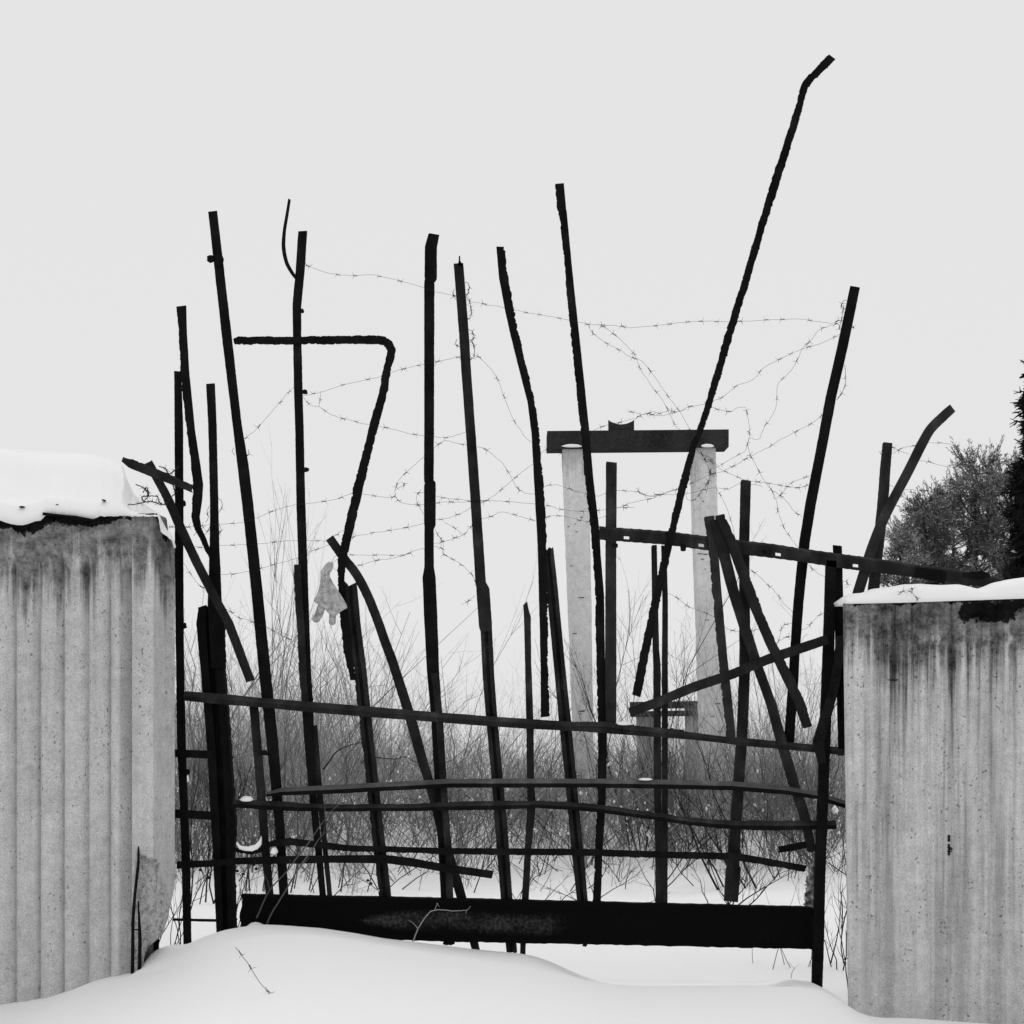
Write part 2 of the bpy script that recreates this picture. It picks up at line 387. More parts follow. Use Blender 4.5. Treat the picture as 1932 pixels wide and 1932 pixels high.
bar([(592,1370,13),(597,1430,12),(601,1478,11.5),(613.5,1603,9.5),(623,1700,9)], 8.03, 'L', **G)
for q in ((567,582,573,590),(569,735,580,743),(572,882,583,890),(569,1032,579,1046)): plate(*q, 8.0, parent=gate, j=.8)
D_ = [(660,1102,24),(667,1175,24),(677,1253,24),(683,1303,22.5),(694,1403,22),(702.5,1478,21.5),(710.5,1553,22),(727,1700,22)]
bar(D_, 8.01, 'V', d=.04, jag=(1.2,.5), ends=(6,1), **G)
bar([(644,1098,12),(648,1150,15),(654,1215,15),(660,1253,13),(666,1281,10)], 7.995, 'F', jag=(1.2,.2), ends=(5,2), m=M_BLACK, name='splice_plate', **G)
E_ = [(622,1015,17),(648,1052,17),(672,1083,17),(694,1125,17.5),(714,1175,17.5),(728,1215,17.5),(742,1253,18),(766,1328,19),(781,1378,20),(795,1428,18.5),(808,1470,17.5),(822,1520,18),(840,1590,18),(858,1650,18),(872,1698,18),(898,1793,15)]
bar(E_, 8.04, 'L', jag=(.6,.6), perp=True, curve=True, **G)
F_ = [(819,441,21),(813,466,23),(812.5,525,23.5),(810,531,19.5),(809.5,815,18.5),(809,908,18.5),(811,912,22),(811,990,22),(809.5,998,17.5),(809.5,1070,18),(809.5,1090,25),(813,1175,25),(817,1268,23),(824,1353,21.5),(830.5,1470,22),(835,1553,24),(839.5,1603,25),(843,1695,22.5),(849,1781,18)]
bar(F_, 8.0, 'L', jag=(.4,.5), m=M_BLACK, **G)
bar([(820,1270,14),(829,1353,13),(836,1470,13),(842,1553,13),(846,1603,13),(849,1700,13)], 7.975, 'F', m=M_IRON, name='splice_plate', **G)
G_ = [(865,497,18.5),(869.5,557,18.5),(875.5,632,18.5),(880,707,18.5),(888,815,18.5),(897.5,950,19),(907,1100,20),(911,1112,25),(916,1182,25),(917.5,1190,22),(922,1283,22),(927.5,1353,21.5),(938,1470,21.5),(946,1565,23.5),(956,1698,22),(966,1799,20)]
bar(G_[:10], 8.0, 'L', jag=(.4,.4), **G); bar(G_[8:], 8.01, 'V', d=.04, jag=(.4,.4), **G); bar([(867,483,2.5),(867,492,3),(868,500,10)], 8.0, 'F', jag=(.1,.1), name='spike', m=M_BLACK, **G)
bar([(1034,1035,20),(1041,1100,21),(1048,1175,21.5),(1055.5,1253,21),(1066,1360,23),(1077,1470,21.5),(1089.5,1603,22.5),(1100,1708,20)], 8.03, 'V', d=.04, ends=(5,1), **G)
bar([(992,1146,9),(995,1165,13),(996.5,1253,12),(1000,1373,14),(1001,1470,13),(1003,1515,16),(996.5,1600,12.5),(991,1698,13),(986,1802,10)], 8.02, 'L', ends=(6,2), **G)
J_ = [(1055.5,347,17),(1059.5,392,17),(1062,400,15),(1070.5,482,13.5),(1077,557,15.5),(1085,632,16),(1093,707,16),(1104,815,16.5),(1111,900,16.5),(1123,1000,16),(1126,1050,15.5),(1132,1125,16),(1132,1175,17),(1134,1283,16),(1137,1360,17.5),(1136,1470,16.5),(1134.5,1528,15),(1129.5,1603,15),(1126,1708,15)]
bar(J_, 8.02, 'J', jag=(1.0,.35), m=M_BLACK, **G)
bar([(1154,872,20),(1153,1050,20),(1152.5,1283,21),(1153,1373,20)], 8.0, 'L', jag=(.5,.5), m=M_RUST, **G)
bar([(1234.5,1029,9.5),(1238,1225,11.5),(1240,1253,13),(1241,1478,13),(1243,1600,12.5),(1244,1710,12)], 8.02, 'L', jag=(.3,.3), **G)
bar([(1253,1029,9),(1255.5,1132,9.5),(1255,1253,10.5),(1255,1603,10),(1254,1710,11)], 8.02, 'L', jag=(.3,.3), **G)
bar([(1408,907,18),(1405,1025,17.5),(1406,1175,18.5),(1406.5,1253,19),(1401.5,1378,19),(1395,1473,19),(1389.5,1548,20),(1383.5,1630,20),(1384.5,1640,27),(1380,1701,25)], 8.02, 'L', d=.04, **G)
bar([(1613.5,541,19),(1591,649,20),(1568,749,20),(1549.5,849,19.5),(1530,949,20),(1518,1024,20),(1507,1132,19),(1500,1232,18),(1495.5,1307,19),(1488.5,1402,19)], 8.01, 'J', m=M_BLACK, **G)
bar([(478.5,1330,17),(491,1478,16.5),(499.5,1590,15.5),(510,1702,15)], 8.03, 'L', **G)
# rails, each a bar of its own; they pass in front of the uprights
bar([(347,1313,18),(427,1320,20),(489,1325.5,17.5),(589,1334.5,20),(677,1341.5,20),(777,1349.5,19),(924,1361,18.5),(1000,1366,18.5),(1100,1372,16.5),(1207,1379.5,18),(1290,1387,15),(1357,1395,12.5),(1407,1400.5,15),(1482,1407,14),(1537,1412.5,15),(1592,1418,14)], 7.95, 'R', jag=(.6,.5), m=M_IRON, m2=M_RUST, name='rail', **G)
bar([(1080,1366,8),(1140,1367,9),(1200,1374,10),(1290,1382,9)], 7.945, 'F', jag=(.4,1.0), name='splice_plate', m=M_RUST, **G)
bar([(503,1499,8),(530,1494,14),(602,1491,16),(777,1482,16),(850,1478,16.5),(1100,1478,16),(1132,1478,16.5),(1257,1480,16.5),(1382,1483,16.5),(1482,1491,16),(1542,1501,14),(1598,1519,15)], 7.94, 'R', jag=(.5,.3), m=M_BLACK, m2=M_SKYLIT, name='rail', **G)  # top face painted lighter, as if lit by the sky
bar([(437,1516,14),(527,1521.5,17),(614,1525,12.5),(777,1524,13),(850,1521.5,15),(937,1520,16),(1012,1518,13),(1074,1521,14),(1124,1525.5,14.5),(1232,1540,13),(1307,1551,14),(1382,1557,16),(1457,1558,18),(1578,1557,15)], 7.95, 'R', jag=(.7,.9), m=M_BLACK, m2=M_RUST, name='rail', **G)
bar([(438,1601,7),(455,1606,8),(475,1608,9),(495,1603,10),(512,1592,13),(545,1588,14),(600,1594,13),(660,1601,12),(730,1602,11),(777,1604,11),(850,1606,12),(1100,1608,13),(1257,1613,12.5),(1375,1615.5,13),(1400,1618,14),(1457,1628,13.5),(1520,1639,12)], 7.95, 'L', jag=(.8,.5), m=M_BLACK, name='rail', **G)
bar([(334,1632,14),(402,1629,12.5),(439.5,1625,12.5),(542,1622.5,15),(627,1621,14),(727,1621,16),(777,1627,16),(824,1635.5,15),(929,1650.5,15)], 7.95, 'L', jag=(.5,.5), m=M_BLACK, name='rail', **G)
bar([(487,1421,9),(504,1420,10)], 7.98, 'F', name='lug', m=M_BLACK, **G)
# bottom beam: a channel laid on its side, grid so that the rust patch can vary
def beam():
    nx, nz = 120, 10; Yb = 7.955
    xs_ = np.linspace(456, 1534, nx); V, pat = [], []
    for i, x in enumerate(xs_):
        yt = np.interp(x, [456, 560, 785, 1207, 1533], [1689, 1691, 1695, 1705, 1713])+rng.uniform(-.5, .5)
        yb = np.interp(x, [456, 700, 860, 1100, 1320, 1525, 1534], [1765, 1772, 1777, 1782, 1786.5, 1791, 1791])+rng.uniform(-.9, .9)
        for j in range(nz):
            f = j/(nz-1); y = yt+(yb-yt)*f
            xx = x+(3*math.sin(f*9)-1.5 if i == 0 else 0)
            V.append(P(xx, y, Yb+(.0 if (f < .12 or f > .9) else .012)))
            wd_ = .05+.26*smooth((x-640)/150)
            p = 1.15*np.exp(-((f-.55)/wd_)**4)*smooth((x-640)/60)*(1-smooth((x-1010)/110))
            p = p+1.05*np.exp(-((f-.84)/.05)**2)*smooth((x-1250)/100)
            pat.append(p)
    nv = nx*nz; V = np.array(V); Vb = V.copy(); Vb[:, 1] = Yb+.06
    V = np.vstack([V, Vb]); pat = pat+[0]*nv
    q = []
    for i in range(nx-1):
        for j in range(nz-1):
            a = i*nz+j; q.append((a, a+1, a+nz+1, a+nz)); q.append((a+nv, a+nz+nv, a+nz+1+nv, a+1+nv))
    for i in range(nx-1):
        a = i*nz; q.append((a, a+nz, a+nz+nv, a+nv)); a = i*nz+nz-1; q.append((a, a+nv, a+nz+nv, a+nz))
    for j in range(nz-1):
        a = j; q.append((a, a+nv, a+1+nv, a+1)); a = (nx-1)*nz+j; q.append((a, a+1, a+1+nv, a+nv))
    return new_obj('bottom_beam', V, q, M_BEAM, gate, tuple(gate.location), attrs={'patch': pat})
beam()
for q in ((1099,1780,1108,1786),(836,1776,858,1783),(1530,1716,1540,1780)): plate(*q, 7.965, parent=gate)

# --- left gate post with its narrow side bar and rungs
gp = thing('gate_post', 'heavy black iron gate post with a thin side bar and rungs beside the ribbed wall', 'gate post', P(420, 1790, 8.05))
bar([(394,1148,40),(395,1175,50),(401.5,1283,43),(411.5,1403,43),(417,1503,43.5),(420.5,1553,45),(421,1628,37),(425,1733,36),(426,1775,34)], 8.05, 'V', d=.07, jag=(.6,1.0), ends=(6,1), m=M_BLACK, name='post', parent=gp)
bar([(397,724,16.5),(400.5,800,15.5),(404,950,15.5),(404.5,1030,18),(405,1080,22),(405,1142,27),(408,1180,28),(412,1260,27)], 8.03, 'L', m=M_BLACK, name='bar', parent=gp)
bar([(335,701,13),(337,800,16),(338,950,16),(337.5,1050,16),(338.5,1175,15.5),(340,1283,15),(342,1403,16.5),(346,1503,15),(350,1603,16),(353.5,1782,15),(354,1800,15)], 8.04, 'L', m=M_BLACK, name='bar', parent=gp)
for y0, y1, x1, ww in ((1421,1424,398,15),(1535,1539,398,16),(1735,1737,412,5)):
    bar([(326,y0,ww),(x1,y1,ww)], 8.02, 'F', jag=(.5,.5), m=M_BLACK, name='rung', parent=gp)
for q in ((344,945,350,955),(344,1175,352,1186),(349,1450,357,1462)): plate(*q, 8.03, parent=gp)
plate(433,1562,447,1580,8.02,parent=gp)

# --- right gate post
rp = thing('gate_post', 'tall thin black gate post bent beside the streaked right wall', 'gate post', P(1542, 1880, 8.0))
bar([(1569,1058,19),(1567,1132,19),(1564,1232,20),(1561,1307,20),(1557,1400,20),(1555.5,1449,19),(1552,1549,19),(1548,1649,19),(1545,1774,20),(1542.5,1858,19),(1541,1890,19)], 7.93, 'L', m=M_BLACK, name='post', parent=rp)
bar([(1580,1029,17),(1581,1060,17),(1583,1132,16),(1584,1232,15),(1586,1307,14),(1588,1424,12)], 7.97, 'J', m=M_BLACK, name='bar', parent=rp)
bar([(1588,1200,14),(1583,1245,17),(1573,1300,19),(1557,1360,20),(1545,1400,20),(1552,1440,14)], 7.92, 'L', m=M_IRON, name='brace', parent=rp)

# --- loose and bent bars, each a thing of its own
loose('bent_iron_bar', 'iron bar leaning on the far left, kinked twice, its bent foot against the gate post', 'iron bar',
      [(342,578,18),(345,632,15),(349,707,16.5),(360,812,15.5),(369,875,17),(373.5,915,19),(372,945,18),(369,975,14.5),(373,997,14),(382,1015,13),(391,1035,10),(397,1052,7)], Y=8.0, jag=(.9,.3), m=M_BLACK)
loose('iron_bar', 'short diagonal iron bar crossing from the snow cap down to the left gate post', 'iron bar',
      [(280,872,17),(297.5,905,18),(316,940,18.5),(338,990,19),(354,1025,19),(371.5,1062,19),(401,1120,19),(431,1175,18.5),(472,1284,18)], Y=[7.95,7.9], jag=(.5,.5))
loose('wooden_slat', 'short pale worn slat jutting over the left wall, nearly level', 'slat',
      [(231,867,9),(245,874,18),(286,890,19),(330,908,17),(363,922,15)], Y=[7.75,7.95], jag=(.5,.8), m=M_RUST, ends=(3,2))
loose('curved_iron_rod', 'thin curved rod hooked to the top of the second tall gate bar', 'rod',
      [(545.6,376,5),(540.6,407,5.5),(536,435,6),(534.4,464.6,7),(539.4,492,7),(548,509.6,7),(557,523,6)], Y=8.0, prof='O', perp=True, curve=True, jag=(.2,.2), m=M_BLACK)
loose('bent_iron_bar', 'ragged iron bar bent like a figure seven with the glove wire tied at its foot', 'iron bar',
      [(441,643,7),(450,641,12),(560,641,12.5),(640,640,13.5),(712,640,14.5),(724,642,15),(734,649,16),(739,660,16),(736,675,15),(731,690,14.5),(724,735,15.5),(704,808,16.5),(675,925,18),(652,1025,18),(645,1060,16),(643,1090,13),(645,1116,12)], Y=7.98, perp=True, jag=(1.1,.8), m=M_BLACK)
loose('iron_bar', 'bowed iron bar with a ragged right edge, hanging just clear of the upper rail', 'iron bar',
      [(944,466,15),(949.5,520,17),(961,582,17),(971.5,632,16),(990,707,15),(1002,757,13.5),(1010,815,14.5),(1019,950,18),(1023,1032,17),(1026,1175,15.5),(1027,1253,14),(1029,1352,17)], Y=8.0, jag=(.5,1.3), m=M_BLACK)
loose('iron_bar', 'longest iron bar, steeply slanted, its bent tip topping everything', 'iron bar',
      [(1569,108,15.5),(1549,128,14.5),(1532,144,14),(1520,160,14),(1514,180,12.5),(1497,240,13.5),(1467,332,16),(1436,432,13.5),(1407,532,13.5),(1391,582,13.5),(1375.5,632,14),(1354,707,13.5),(1339,757,11.5),(1320.5,815,10.5),(1309.5,837,13),(1287,925,13),(1263,1025,13.5),(1239.5,1125,14.5),(1223.5,1200,15),(1207,1283,16.5),(1201,1313,15)], Y=7.9, perp=True, jag=(1.0,.9), m=M_BLACK)
loose('iron_bar', 'jagged flat bar standing in front of the right concrete pillar below the slotted rail', 'iron bar',
      [(1339,975,18),(1348,1050,16),(1354,1125,16),(1359,1180,16),(1365.5,1250,16),(1374,1328,16),(1381,1402,16)], Y=7.9, jag=(1.4,.5), m=M_RUST)
loose('iron_bar', 'long diagonal bar from the slotted rail down to the stump by the right post', 'iron bar',
      [(1350,980,20),(1368,1050,21),(1387,1125,19),(1408,1190,19),(1433,1265,18),(1456,1328,18),(1473,1390,19),(1498,1478,19),(1519,1540,18.5),(1533,1606,15)], Y=[7.88,7.99], jag=(.5,.6))
loose('iron_bar', 'second diagonal bar, ragged right edge, ending in mid air left of the right post', 'iron bar',
      [(1358,972,18),(1382,1025,19),(1405,1087,20),(1428,1150,19),(1456,1215,19),(1483,1270,20),(1508,1322,20),(1524,1371,16)], Y=7.86, jag=(.5,1.0))
loose('iron_bar', 'slanting cross bar rising to the right gate post with a torn left end', 'iron bar',
      [(1190,1344,19),(1244.5,1323,19),(1307,1297,20),(1382,1272,19),(1449,1244,20),(1562,1206,19)], Y=7.88, jag=(.5,.5), ends=(3,1))
loose('iron_bar', 'stub of flat bar sticking out left of the right gate post near its foot', 'iron bar',
      [(1470,1603,12),(1500,1598,14),(1532,1591,13)], Y=8.02, jag=(.5,.5), m=M_BLACK)
loose('fence_stake', 'short stake with a charred top standing behind the curved strip on the right', 'stake',
      [(1676,836,16),(1672,880,17),(1668,937,18),(1662,1000,18),(1655,1060,18),(1648,1125,20)], Y=8.05, jag=(.5,.5), m=M_RUST)
loose('curved_iron_strip', 'broad flat strip curving away to the right over the right wall', 'iron strip',
      [(1797,770,17),(1781.5,784,18),(1756.5,809,18),(1739,839,18.5),(1714,889,18.5),(1689,936,18.5),(1666.5,981,19),(1649,1024,19),(1637,1061,20),(1618,1122,20)], Y=7.98, perp=True, curve=True, prof='F', jag=(.2,.3), m=M_RUST)
# slotted angle rail with real slots
def slotted():
    o = thing('slotted_rail', 'slotted angle rail with oval holes running down to the right wall top', 'rail', P(1131, 1008, 7.93))
    prof = np.array([(1131,1008,21),(1256,1017,21.5),(1331,1027,22.5),(1464,1042.5,22.5),(1504,1048.5,21),(1589,1061,23),(1661,1070,22),(1736,1081,20),(1799,1088,21),(1855,1098,19),(1896,1099,7)], float)
    slots = [(1182,1020.5),(1323,1033),(1468,1049),(1614,1068)]
    xs_ = sorted(set(list(np.arange(1131, 1896, 6.0))+[1896]+[s[0]-5 for s in slots]+[s[0]+5 for s in slots]))
    rows = [-.5, .02, .26, .5]; parts = []
    def pt(x, f, dY=0): 
        c = np.interp(x, prof[:, 0], prof[:, 1]); h = np.interp(x, prof[:, 0], prof[:, 2])
        return P(x, c+f*h+(.5*math.sin(x*.7) if abs(f) == .5 else 0), 7.93+dY)
    for x0, x1 in zip(xs_[:-1], xs_[1:]):
        for r in range(3):
            if r == 1 and any(abs((x0+x1)/2-s[0]) < 5 for s in slots): continue
            f0, f1 = rows[r], rows[r+1]
            v = [pt(x0,f0),pt(x1,f0),pt(x1,f1),pt(x0,f1),pt(x0,f0,.006),pt(x1,f0,.006),pt(x1,f1,.006),pt(x0,f1,.006)]
            parts.append((v, [(0,3,2,1),(4,5,6,7),(0,1,5,4),(1,2,6,5),(2,3,7,6),(3,0,4,7)]))
    v, f = merge(parts); new_obj('flange', v, f, M_IRON, o, tuple(o.location))
    parts = []
    for x0, x1 in zip(xs_[:-1], xs_[1:]):
        a, b_ = pt(x0,-.5), pt(x1,-.5); dn = np.array([0, .03, .012]); th = np.array([0, 0, .006])
        v = [a, b_, b_+dn, a+dn, a+th, b_+th, b_+dn+th, a+dn+th]
        parts.append((v, [(0,3,2,1),(4,5,6,7),(0,1,5,4),(1,2,6,5),(2,3,7,6),(3,0,4,7)]))
    v, f = merge(parts); new_obj('flange', v, f, M_RUST, o, tuple(o.location))
    for q in ((1255,1003,1264,1009),(1284,1027,1294,1041),(1155,1024,1165,1034),(1815,1078,1870,1092),(1438,1038,1446,1044)): plate(*q, 7.925, parent=o)
    bar([(1728,1079,19),(1783,1090,24)], 7.92, 'F', m=M_BLACK, name='joint_plate', parent=o)
    plate(1752,1098,1772,1110,7.92,parent=o)
slotted()

# ------------------------------------------------------------------ concrete walls
def fill_grid(V, ni, nj):
    ii = np.arange(ni*nj).reshape(ni, nj)
    return np.stack([ii[:-1, :-1], ii[:-1, 1:], ii[1:, 1:], ii[1:, :-1]], -1).reshape(-1, 4)

def left_wall():
    o = thing('concrete_wall', 'ribbed grey concrete wall panel on the left with a broken lower corner', 'wall', P(150, 1900, 7.6))
    YF = 7.54; top = np.array([(-900,985),(0,979),(20,979),(28,988),(48,989),(62,984),(80,979),(84,969),(125,972),(150,977),(162,980),(175,977),(187,972),(225,970),(297,968),(301,974),(305,1000),(315,1006),(325,1015),(329,1032),(332,1034)], float)
    gro = [-20-46*k for k in range(12)][::-1]+[24,70,115,162,205]
    gro = np.array(gro, float)
    xa = np.arange(-560, 249, 2.4); plan = []
    for x in xa:
        g = np.searchsorted(gro, x); 
        if x < gro[0]: dpt = .02
        elif x > 205:
            u = (x-205)/44; dpt = .030-.03*math.sin(min(u/.42, 1)*math.pi/2) if u < .42 else .0+.10*((u-.42)/.58)**.8
        else:
            a, b_ = gro[g-1], gro[g] if g < len(gro) else 205
            u = (x-a)/(b_-a); dpt = .052*(1-math.sin(math.pi*u)**.5)+.030*u
        plan.append(((x-CX)/F*YF, YF+.012+dpt, 1.0, x))
    for x in np.linspace(249, 290, 16): plan.append(((x-CX)/F*YF, YF, 0.0, x))
    for k in np.linspace(.08, 1, 12): plan.append((-2.044+k*(.064), YF+k*.24, 0.0, 290+40*k))
    plan = np.array(plan); nj = len(plan); ni = 190
    ztop = EYE-(np.interp(plan[:, 3], top[:, 0], top[:, 1])-HZ)/F*YF
    z0 = -.5; V = np.zeros((ni, nj, 3)); dt = np.zeros((ni, nj)); st = np.zeros((ni, nj)); agg = np.zeros((ni, nj), bool)
    poly = np.array([(258,1602),(267,1616),(300,1626),(305,1655),(314,1672),(319,1700),(316,1744),(307,1775),(287,1800),(240,1850),(236,1760),(254,1700)], float)
    def inside(px, py):
        c = False; n = len(poly); j = n-1
        for i in range(n):
            if (poly[i,1] > py) != (poly[j,1] > py) and px < (poly[j,0]-poly[i,0])*(py-poly[i,1])/(poly[j,1]-poly[i,1])+poly[i,0]: c = not c
            j = i
        return c
    lim = np.array([(1500,340),(1680,331),(1714,322),(1744,317),(1771,307),(1781,290),(1796,275),(1811,270),(1839,271),(1900,274)], float)
    for i in range(ni):
        f = i/(ni-1); z = z0+(ztop-z0)*f
        yd = HZ-(z-EYE)/YF*F
        X, Y = plan[:, 0].copy(), plan[:, 1].copy()
        flat = smooth((1078-yd)/34)                        # ribs fade out into the plain top band
        Yf = YF+.004+.018*np.exp(-((yd-1057)/9)**2)
        Y = np.where(plan[:, 2] > 0, Y*(1-flat)+Yf*flat, Y)
        Y += .0018*fbm2(X*6, z*5, 3.0, 21)+rng.normal(0, .0006, nj)
        if 1590 < yd.min() < 1960:
            for j in range(nj):
                if plan[j, 3] > 225 and inside(plan[j, 3], yd[j]):
                    agg[i, j] = True; Y[j] = YF+.055+rng.normal(0, .004)+.02*(plan[j, 3] > 300)
        # lost corner
        xl = np.interp(yd, lim[:, 0], lim[:, 1]); xproj = X/Y*F+CX
        over = xproj > xl
        X = np.where(over, (xl+rng.uniform(-1, 1, nj)-CX)/F*Y, X)
        V[i] = np.stack([X, Y, z], -1); dt[i] = ztop-z
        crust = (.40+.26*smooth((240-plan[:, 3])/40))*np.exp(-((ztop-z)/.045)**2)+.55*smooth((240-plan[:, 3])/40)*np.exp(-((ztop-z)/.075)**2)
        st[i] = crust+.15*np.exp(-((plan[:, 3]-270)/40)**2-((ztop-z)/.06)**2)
    # broken top: rough outwards
    calm = .15+.85*smooth((235-plan[:, 3])/20); V[-3:, :, 1] += rng.normal(0, .006, (3, nj))*calm; V[-1, :, 2] += rng.normal(0, .006, nj)*calm
    Q = fill_grid(V, ni, nj); mi = agg.reshape(-1)[Q].sum(1) >= 2
    Vf = V.reshape(-1, 3); n0 = len(Vf)
    bk = V[-1].copy(); bk[:, 1] = np.maximum(7.79, bk[:, 1]); base = V[0].copy(); base[:, 1] = 7.79
    back = np.stack([bk, base]).reshape(-1, 3); V2 = np.vstack([Vf, back])
    tr = np.arange((ni-1)*nj, ni*nj); br = n0+np.arange(nj); bb = n0+nj+np.arange(nj)
    Q2 = np.stack([tr[:-1], tr[1:], br[1:], br[:-1]], -1); Q3 = np.stack([br[:-1], br[1:], bb[1:], bb[:-1]], -1)
    QQ = np.vstack([Q, Q2, Q3]); mi = np.concatenate([mi, np.zeros(len(Q2)+len(Q3), bool)]).astype(int)
    new_obj('panel', V2, QQ, None, o, tuple(o.location), smooth=False, mats=[M_CONC_L, M_AGG], midx=mi,
            attrs={'dtop': np.concatenate([dt.ravel(), np.zeros(2*nj)]), 'stain': np.concatenate([st.ravel(), np.zeros(2*nj)])})
    bar([(261,1599,3),(260.5,1629,5),(254,1686,5.5),(250,1736,5.5),(249,1844,6),(249,1870,6)], 7.50, 'O', jag=(.3,.3), m=M_BLACK, name='rebar', parent=o)
    bar([(260.5,1701,2.5),(262,1736,4.5),(263,1770,6),(262.5,1840,7),(262,1865,7)], 7.50, 'O', jag=(.4,.4), m=M_BLACK, name='rebar', parent=o)
    bar([(250,1754,2),(262,1755,2)], 7.505, 'F', m=M_BLACK, name='rebar_tie', parent=o)
    return o
LW = left_wall()

def right_wall():
    o = thing('concrete_wall', 'grey concrete wall panel on the right with long dark run-off streaks', 'wall', P(1760, 1930, 7.7))
    YF = 7.66; xa = np.concatenate([[1592, 1593, 1595], np.arange(1598, 2420, 2.6)])
    lean = .0
    top = lambda x: np.interp(x, [1592, 1700, 1932, 2420], [1139, 1136, 1128, 1118])
    ni, nj = 170, len(xa); V = np.zeros((ni, nj, 3)); dt = np.zeros((ni, nj)); st = np.zeros((ni, nj))
    ztop = EYE-(top(xa)-HZ)/F*YF+rng.normal(0, .002, nj); z0 = -.5
    for i in range(ni):
        f = i/(ni-1); z = z0+(ztop-z0)*f; yd = HZ-(z-EYE)/YF*F
        xx = xa+np.where(xa < 1650, 1, 1)*.0125*(yd-1139)      # the panel leans very slightly
        X = (xx-CX)/F*YF
        ph = ((xa-1646) % 52)/52
        rib = .016*(1-np.sin(np.pi*ph)**.7)
        on = smooth((xa-1640)/14)*smooth((yd-1200)/26)
        Y = YF+on*rib+.010*np.exp(-((yd-1206)/7)**2)*smooth((xa-1660)/60)*-1+.0012*fbm2(X*5, z*4, 3, 31)+rng.normal(0, .0005, nj)
        Y[0] += .02; Y[1] += .006
        V[i] = np.stack([X, Y, z], -1); dt[i] = ztop-z
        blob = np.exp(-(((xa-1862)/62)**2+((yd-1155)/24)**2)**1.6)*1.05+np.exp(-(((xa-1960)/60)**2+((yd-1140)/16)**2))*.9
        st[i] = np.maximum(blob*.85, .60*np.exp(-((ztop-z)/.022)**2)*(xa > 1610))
    Q = fill_grid(V, ni, nj); Vf = V.reshape(-1, 3); n0 = len(Vf)
    bk = V[-1].copy(); bk[:, 1] = 7.86; bk[:, 0] += .10; base = V[0].copy(); base[:, 1] = 7.86; base[:, 0] += .10
    V2 = np.vstack([Vf, bk, base]); tr = np.arange((ni-1)*nj, ni*nj); br = n0+np.arange(nj); bb = br+nj
    Q2 = np.stack([tr[:-1], tr[1:], br[1:], br[:-1]], -1); Q3 = np.stack([br[:-1], br[1:], bb[1:], bb[:-1]], -1)
    lf = np.array([[i*nj, (i+1)*nj, (n0 if i+1 == ni-1 else n0+nj), (n0+nj)] for i in range(0)]).reshape(-1, 4).astype(int)
    cap = np.array([[0, (ni-1)*nj, n0, n0+nj]])
    new_obj('panel', V2, np.vstack([Q, Q2, Q3, cap]), M_CONC_R, o, tuple(o.location),
            attrs={'dtop': np.concatenate([dt.ravel(), np.zeros(2*nj)]), 'stain': np.concatenate([st.ravel(), np.zeros(2*nj)])})
    def mk(x0, y0, x1, y1): return box(P(x0, y1, YF-.004), P(x1, y0, YF+.012))
    v, f = merge([mk(1788.5,1575,1791,1588), mk(1788.8,1592,1790.8,1614), mk(1788,1598,1794,1600), mk(1787.5,1605.5,1795,1607.5), mk(1793,1600,1795.5,1604)])
    new_obj('painted_mark', v, f, M_MARK, o, tuple(o.location))
    v, f = merge([mk(1675,1282,1694,1283.6), mk(1684,1283.6,1690,1285)])
    new_obj('crack', v, f, M_MARK, o, tuple(o.location))
    return o
RW = right_wall()

